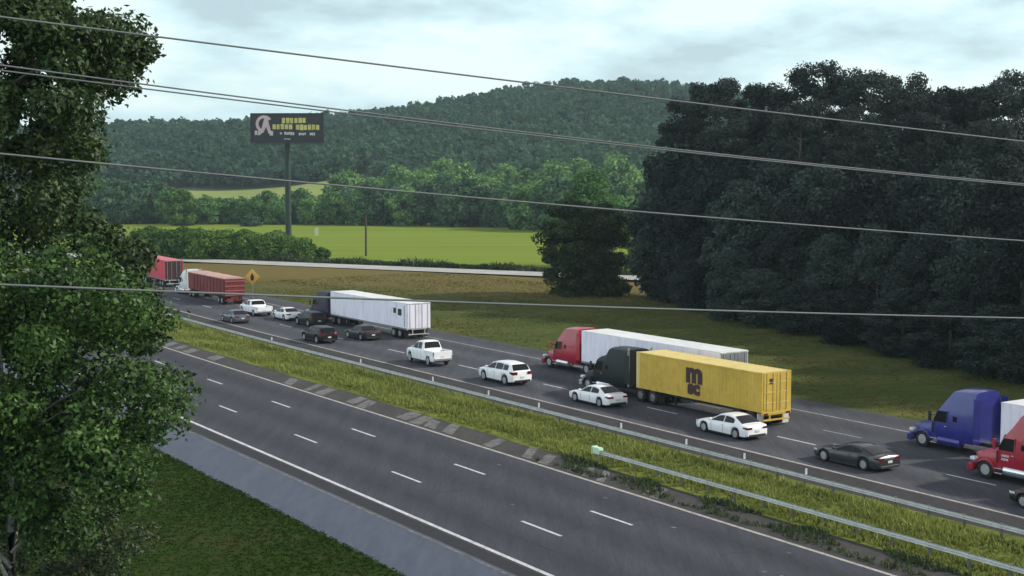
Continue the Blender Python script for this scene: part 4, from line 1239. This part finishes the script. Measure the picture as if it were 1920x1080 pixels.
def bx_(m, name, rects, parent=t, y=-.372):
    b = MB()
    for (a, c, e, f_) in rects:    # fractions of the panel, from its top left
        b.box(ox - wb_ + a * PW, ox - wb_ + c * PW, y, y + .02, zt_ - f_ * PH, zt_ - e * PH, .02)
    return b.build(name, m, parent)
# rows of blurred block letters, unreadable in the photograph
r_ = random.Random(3)
def word(a, c, e, f_, n):
    out = []; w = (c - a) / n
    for k in range(n):
        out.append((a + k * w, a + k * w + w * r_.uniform(.70, .92), e + r_.uniform(0, .02), f_ - r_.uniform(0, .02)))
    return out
bx_(M['bb_yellow'], 'lettering', word(.43, .77, .14, .34, 6) + word(.30, .58, .36, .56, 5) + word(.62, .95, .38, .58, 6))
bx_(M['bb_white'], 'lettering', word(.40, .43, .64, .74, 1) + word(.46, .60, .63, .75, 5) + word(.66, .76, .66, .76, 4) + word(.81, .89, .66, .77, 3) + word(.46, .55, .86, .91, 4) + word(.055, .14, .58, .76, 2) + word(.26, .32, .60, .78, 1))
b = MB()   # emblem: a broken ring round a triangle
ex, ez, er = ox - wb_ + .185 * PW, zt_ - .36 * PH, .30 * PH
ring = []
for k in range(15):
    a = math.radians(35 + 215 * k / 14)
    ring.append([(ex + er * math.cos(a) * 1.0, -.375, ez + er * math.sin(a)), (ex + er * .66 * math.cos(a), -.375, ez + er * .66 * math.sin(a)), (ex + er * .66 * math.cos(a), -.352, ez + er * .66 * math.sin(a)), (ex + er * math.cos(a), -.352, ez + er * math.sin(a)), (ex + er * math.cos(a) * 1.0, -.375, ez + er * math.sin(a))])
b.grid(ring)
tri = [(.0, .95), (.30, .95), (.95, -1.15), (.55, -1.15), (.15, -.35), (-.25, -1.0), (-.75, -1.2)]
b.add([(ex + .1 * er + x_ * er * .8, y_, ez + z_ * er) for y_ in (-.378, -.352) for x_, z_ in tri], [tuple(range(7)), tuple(range(13, 6, -1))] + [(k, (k + 1) % 7, (k + 1) % 7 + 7, k + 7) for k in range(7)])
b.build('emblem', M['bb_pink'], t)

p = px(685, 333, 258)
t = thing('utility_post', 'thin dark wooden post standing alone in the weeds by the field', 'post', (p.x, 258, 0))
MB().tube([(0, 0, -.1), (.02, 0, px(685, 404, 258).z)], [.22, .17], 10).build('pole', M['wood_pole'], t, smooth=True, ang=50)
b = MB(); b.box(-.5, .5, -.05, .05, px(685, 412, 258).z - .06, px(685, 412, 258).z + .06); b.build('crossarm', M['wood_pole'], t)
p = px(592, 333, 350)
t = thing('field_marker', 'small pale upright marker standing in the bright green field', 'marker', (p.x, 350, 0))
MB().box(-.45, .45, -.06, .06, .15, 2.3, .05).build('panel', M['stake'], t)
MB().tube([(0, .1, -.1), (0, .1, 2.2)], .06, 6).build('post', M['wood_pole'], t)

# ------------------------------------------------------------------ overhead wires, sagging between poles outside the view
PL = np.array([-9.5, 16.0]); PR = np.array([12.0, 27.0])   # ground line under the wires
def wire(label, pts, r, shift=0.0):
    dirv = PR - PL; nrm = np.array([-dirv[1], dirv[0]]) / np.linalg.norm(dirv)
    O = PL + nrm * shift
    T = []; Z = []
    for x, y in pts:
        v = px(x, y, 1.0) - Vector((0, 0, HCAM)); a = np.array([v.x, v.y])
        A = np.array([[a[0], -dirv[0]], [a[1], -dirv[1]]])
        k, tt = np.linalg.solve(A, O)
        T.append(tt); Z.append(HCAM + v.z * k)
    co = np.polyfit(T, Z, 2)
    P = []
    for tt in np.linspace(-1.1, 2.1, 65):
        q = O + dirv * tt
        P.append((q[0], q[1], float(np.polyval(co, tt))))
    o = MB().tube(P, r, 7).build('power_line', M['wire'], smooth=True, ang=60)
    return tag(o, label, 'wire', 'overhead wires crossing the view')
wire('topmost overhead wire crossing the sky and the wood', [(50, 36), (250, 66), (580, 103), (930, 150), (1300, 190), (1640, 235), (1915, 264)], .013)
wire('upper wire of the close pair above the billboard', [(0, 122), (240, 153), (600, 202), (930, 242), (1300, 283), (1640, 318), (1915, 345)], .011)
wire('lower wire of the close pair above the billboard', [(0, 131), (240, 162), (600, 209), (930, 246), (1300, 286), (1640, 321), (1915, 348)], .0105, .25)
wire('overhead wire crossing the billboard pole and solitary tree', [(0, 290), (220, 305), (600, 347), (930, 375), (1300, 405), (1640, 430), (1915, 452)], .013)
wire('lowest overhead wire running just above the trucks', [(0, 535), (300, 545), (600, 556), (930, 568), (1230, 581), (1640, 590), (1915, 596)], .015)

# ------------------------------------------------------------------ air
hm = bpy.data.materials.new('haze_air'); hm.use_nodes = True
hn = hm.node_tree; hn.nodes.clear()
ho = hn.nodes.new('ShaderNodeOutputMaterial'); hv = hn.nodes.new('ShaderNodeVolumePrincipled')
hv.inputs['Color'].default_value = (.72, .92, 1.0, 1); hv.inputs['Density'].default_value = HAZE; hv.inputs['Anisotropy'].default_value = .2
hn.links.new(hv.outputs[0], ho.inputs['Volume'])
hz = MB().box(-2000, 2000, -80, 2000, -2.5, 110).build('haze', hm)
tag(hz, kind='stuff')

# ------------------------------------------------------------------ light and sky
SUN_EL = math.radians(33); SUN_AZ = math.atan2(.06, 1.0)     # direction to the sun: right and a little beyond
sd_ = Vector((math.cos(SUN_EL) * math.cos(SUN_AZ), math.cos(SUN_EL) * math.sin(SUN_AZ), math.sin(SUN_EL)))
ld = bpy.data.lights.new('sun', 'SUN'); ld.energy = 3.8; ld.angle = math.radians(2.5); ld.color = (1.0, .95, .84)
lo = bpy.data.objects.new('sun', ld); link(lo)
lo.rotation_euler = (-sd_).to_track_quat('-Z', 'Y').to_euler()
lo.location = (60, 40, 80)

w = bpy.data.worlds.new('World'); sc.world = w; w.use_nodes = True
nt = w.node_tree; bg = nt.nodes['Background']; bg.inputs['Strength'].default_value = 0.1
sky = nt.nodes.new('ShaderNodeTexSky'); sky.sky_type = 'NISHITA'; sky.sun_disc = False
sky.sun_elevation = SUN_EL; sky.sun_rotation = PI / 2 - SUN_AZ
sky.air_density = 1.0; sky.dust_density = 2.0
tc = nt.nodes.new('ShaderNodeTexCoord')
mp = nt.nodes.new('ShaderNodeMapping'); mp.inputs['Scale'].default_value = (2.6, 2.6, 8.0); mp.inputs['Location'].default_value = (.35, .2, .4)
nt.links.new(tc.outputs['Generated'], mp.inputs['Vector'])
nz = nt.nodes.new('ShaderNodeTexNoise'); nz.inputs['Scale'].default_value = 2.1; nz.inputs['Detail'].default_value = 7; nz.inputs['Roughness'].default_value = .55
nt.links.new(mp.outputs['Vector'], nz.inputs['Vector'])
dt = nt.nodes.new('ShaderNodeVectorMath'); dt.operation = 'DOT_PRODUCT'; dt.inputs[1].default_value = sd_
nt.links.new(tc.outputs['Generated'], dt.inputs[0])
mr = nt.nodes.new('ShaderNodeMapRange'); mr.inputs['From Min'].default_value = 0.0; mr.inputs['From Max'].default_value = .62; mr.inputs['To Min'].default_value = .02; mr.inputs['To Max'].default_value = .15
nt.links.new(dt.outputs['Value'], mr.inputs['Value'])
ad = nt.nodes.new('ShaderNodeMath'); ad.operation = 'ADD'
nt.links.new(nz.outputs['Fac'], ad.inputs[0]); nt.links.new(mr.outputs['Result'], ad.inputs[1])
rp = nt.nodes.new('ShaderNodeValToRGB')
e = rp.color_ramp.elements
e[0].position = .42; e[0].color = (.52, .68, .74, 1)
e[1].position = .61; e[1].color = (.90, 1.06, 1.03, 1)
k = e.new(.52); k.color = (.70, .93, .98, 1)
zb_n = nt.nodes.new('ShaderNodeMapRange'); zb_n.inputs['From Min'].default_value = .05; zb_n.inputs['From Max'].default_value = .14; zb_n.inputs['To Min'].default_value = .055; zb_n.inputs['To Max'].default_value = -.035
sep0 = nt.nodes.new('ShaderNodeSeparateXYZ'); nt.links.new(tc.outputs['Generated'], sep0.inputs[0]); nt.links.new(sep0.outputs['Z'], zb_n.inputs['Value'])
ad2 = nt.nodes.new('ShaderNodeMath'); ad2.operation = 'ADD'
nt.links.new(ad.outputs[0], ad2.inputs[0]); nt.links.new(zb_n.outputs['Result'], ad2.inputs[1])
nt.links.new(ad2.outputs[0], rp.inputs['Fac'])
sep = nt.nodes.new('ShaderNodeSeparateXYZ'); nt.links.new(tc.outputs['Generated'], sep.inputs[0])
vz = nt.nodes.new('ShaderNodeMapRange'); vz.interpolation_type = 'SMOOTHSTEP'
vz.inputs['From Min'].default_value = .24; vz.inputs['From Max'].default_value = .80; vz.inputs['To Min'].default_value = 10.0; vz.inputs['To Max'].default_value = 5.2
nt.links.new(sep.outputs['Z'], vz.inputs['Value'])
sc10 = nt.nodes.new('ShaderNodeVectorMath'); sc10.operation = 'SCALE'; d2 = nt.nodes.new('ShaderNodeVectorMath'); d2.operation = 'DOT_PRODUCT'; d2.inputs[1].default_value = (-.84, -.54, .05)
nt.links.new(tc.outputs['Generated'], d2.inputs[0])
fl = nt.nodes.new('ShaderNodeMapRange'); fl.interpolation_type = 'SMOOTHSTEP'      # added fill: unseen sky behind and left brightened to lift shaded trailer sides
fl.inputs['From Min'].default_value = .1; fl.inputs['From Max'].default_value = .8; fl.inputs['To Min'].default_value = 1.0; fl.inputs['To Max'].default_value = 2.1
nt.links.new(d2.outputs['Value'], fl.inputs['Value'])
vm = nt.nodes.new('ShaderNodeMath'); vm.operation = 'MULTIPLY'
nt.links.new(vz.outputs['Result'], vm.inputs[0]); nt.links.new(fl.outputs['Result'], vm.inputs[1])
nt.links.new(vm.outputs[0], sc10.inputs['Scale'])
tr = nt.nodes.new('ShaderNodeValToRGB'); te = tr.color_ramp.elements
te[0].position = .20; te[0].color = (1, 1, 1, 1); te[1].position = .55; te[1].color = (1.0, .78, .86, 1)
nt.links.new(sep.outputs['Z'], tr.inputs['Fac'])
mt = nt.nodes.new('ShaderNodeVectorMath'); mt.operation = 'MULTIPLY'
nt.links.new(rp.outputs['Color'], mt.inputs[0]); nt.links.new(tr.outputs['Color'], mt.inputs[1])
nt.links.new(mt.outputs['Vector'], sc10.inputs[0])
mx = nt.nodes.new('ShaderNodeMix'); mx.data_type = 'RGBA'; mx.inputs[0].default_value = .88
nt.links.new(sky.outputs['Color'], mx.inputs[6]); nt.links.new(sc10.outputs['Vector'], mx.inputs[7])
nt.links.new(mx.outputs[2], bg.inputs['Color'])

vs = sc.view_settings
sc.display_settings.display_device = 'sRGB'
vs.view_transform = 'Standard'; vs.look = 'None'; vs.gamma = 1.0; vs.use_curve_mapping = False
vs.exposure = 0.16
sc.cycles.max_bounces = 6; sc.cycles.diffuse_bounces = 2; sc.cycles.transparent_max_bounces = 4
sc.cycles.use_denoising = True
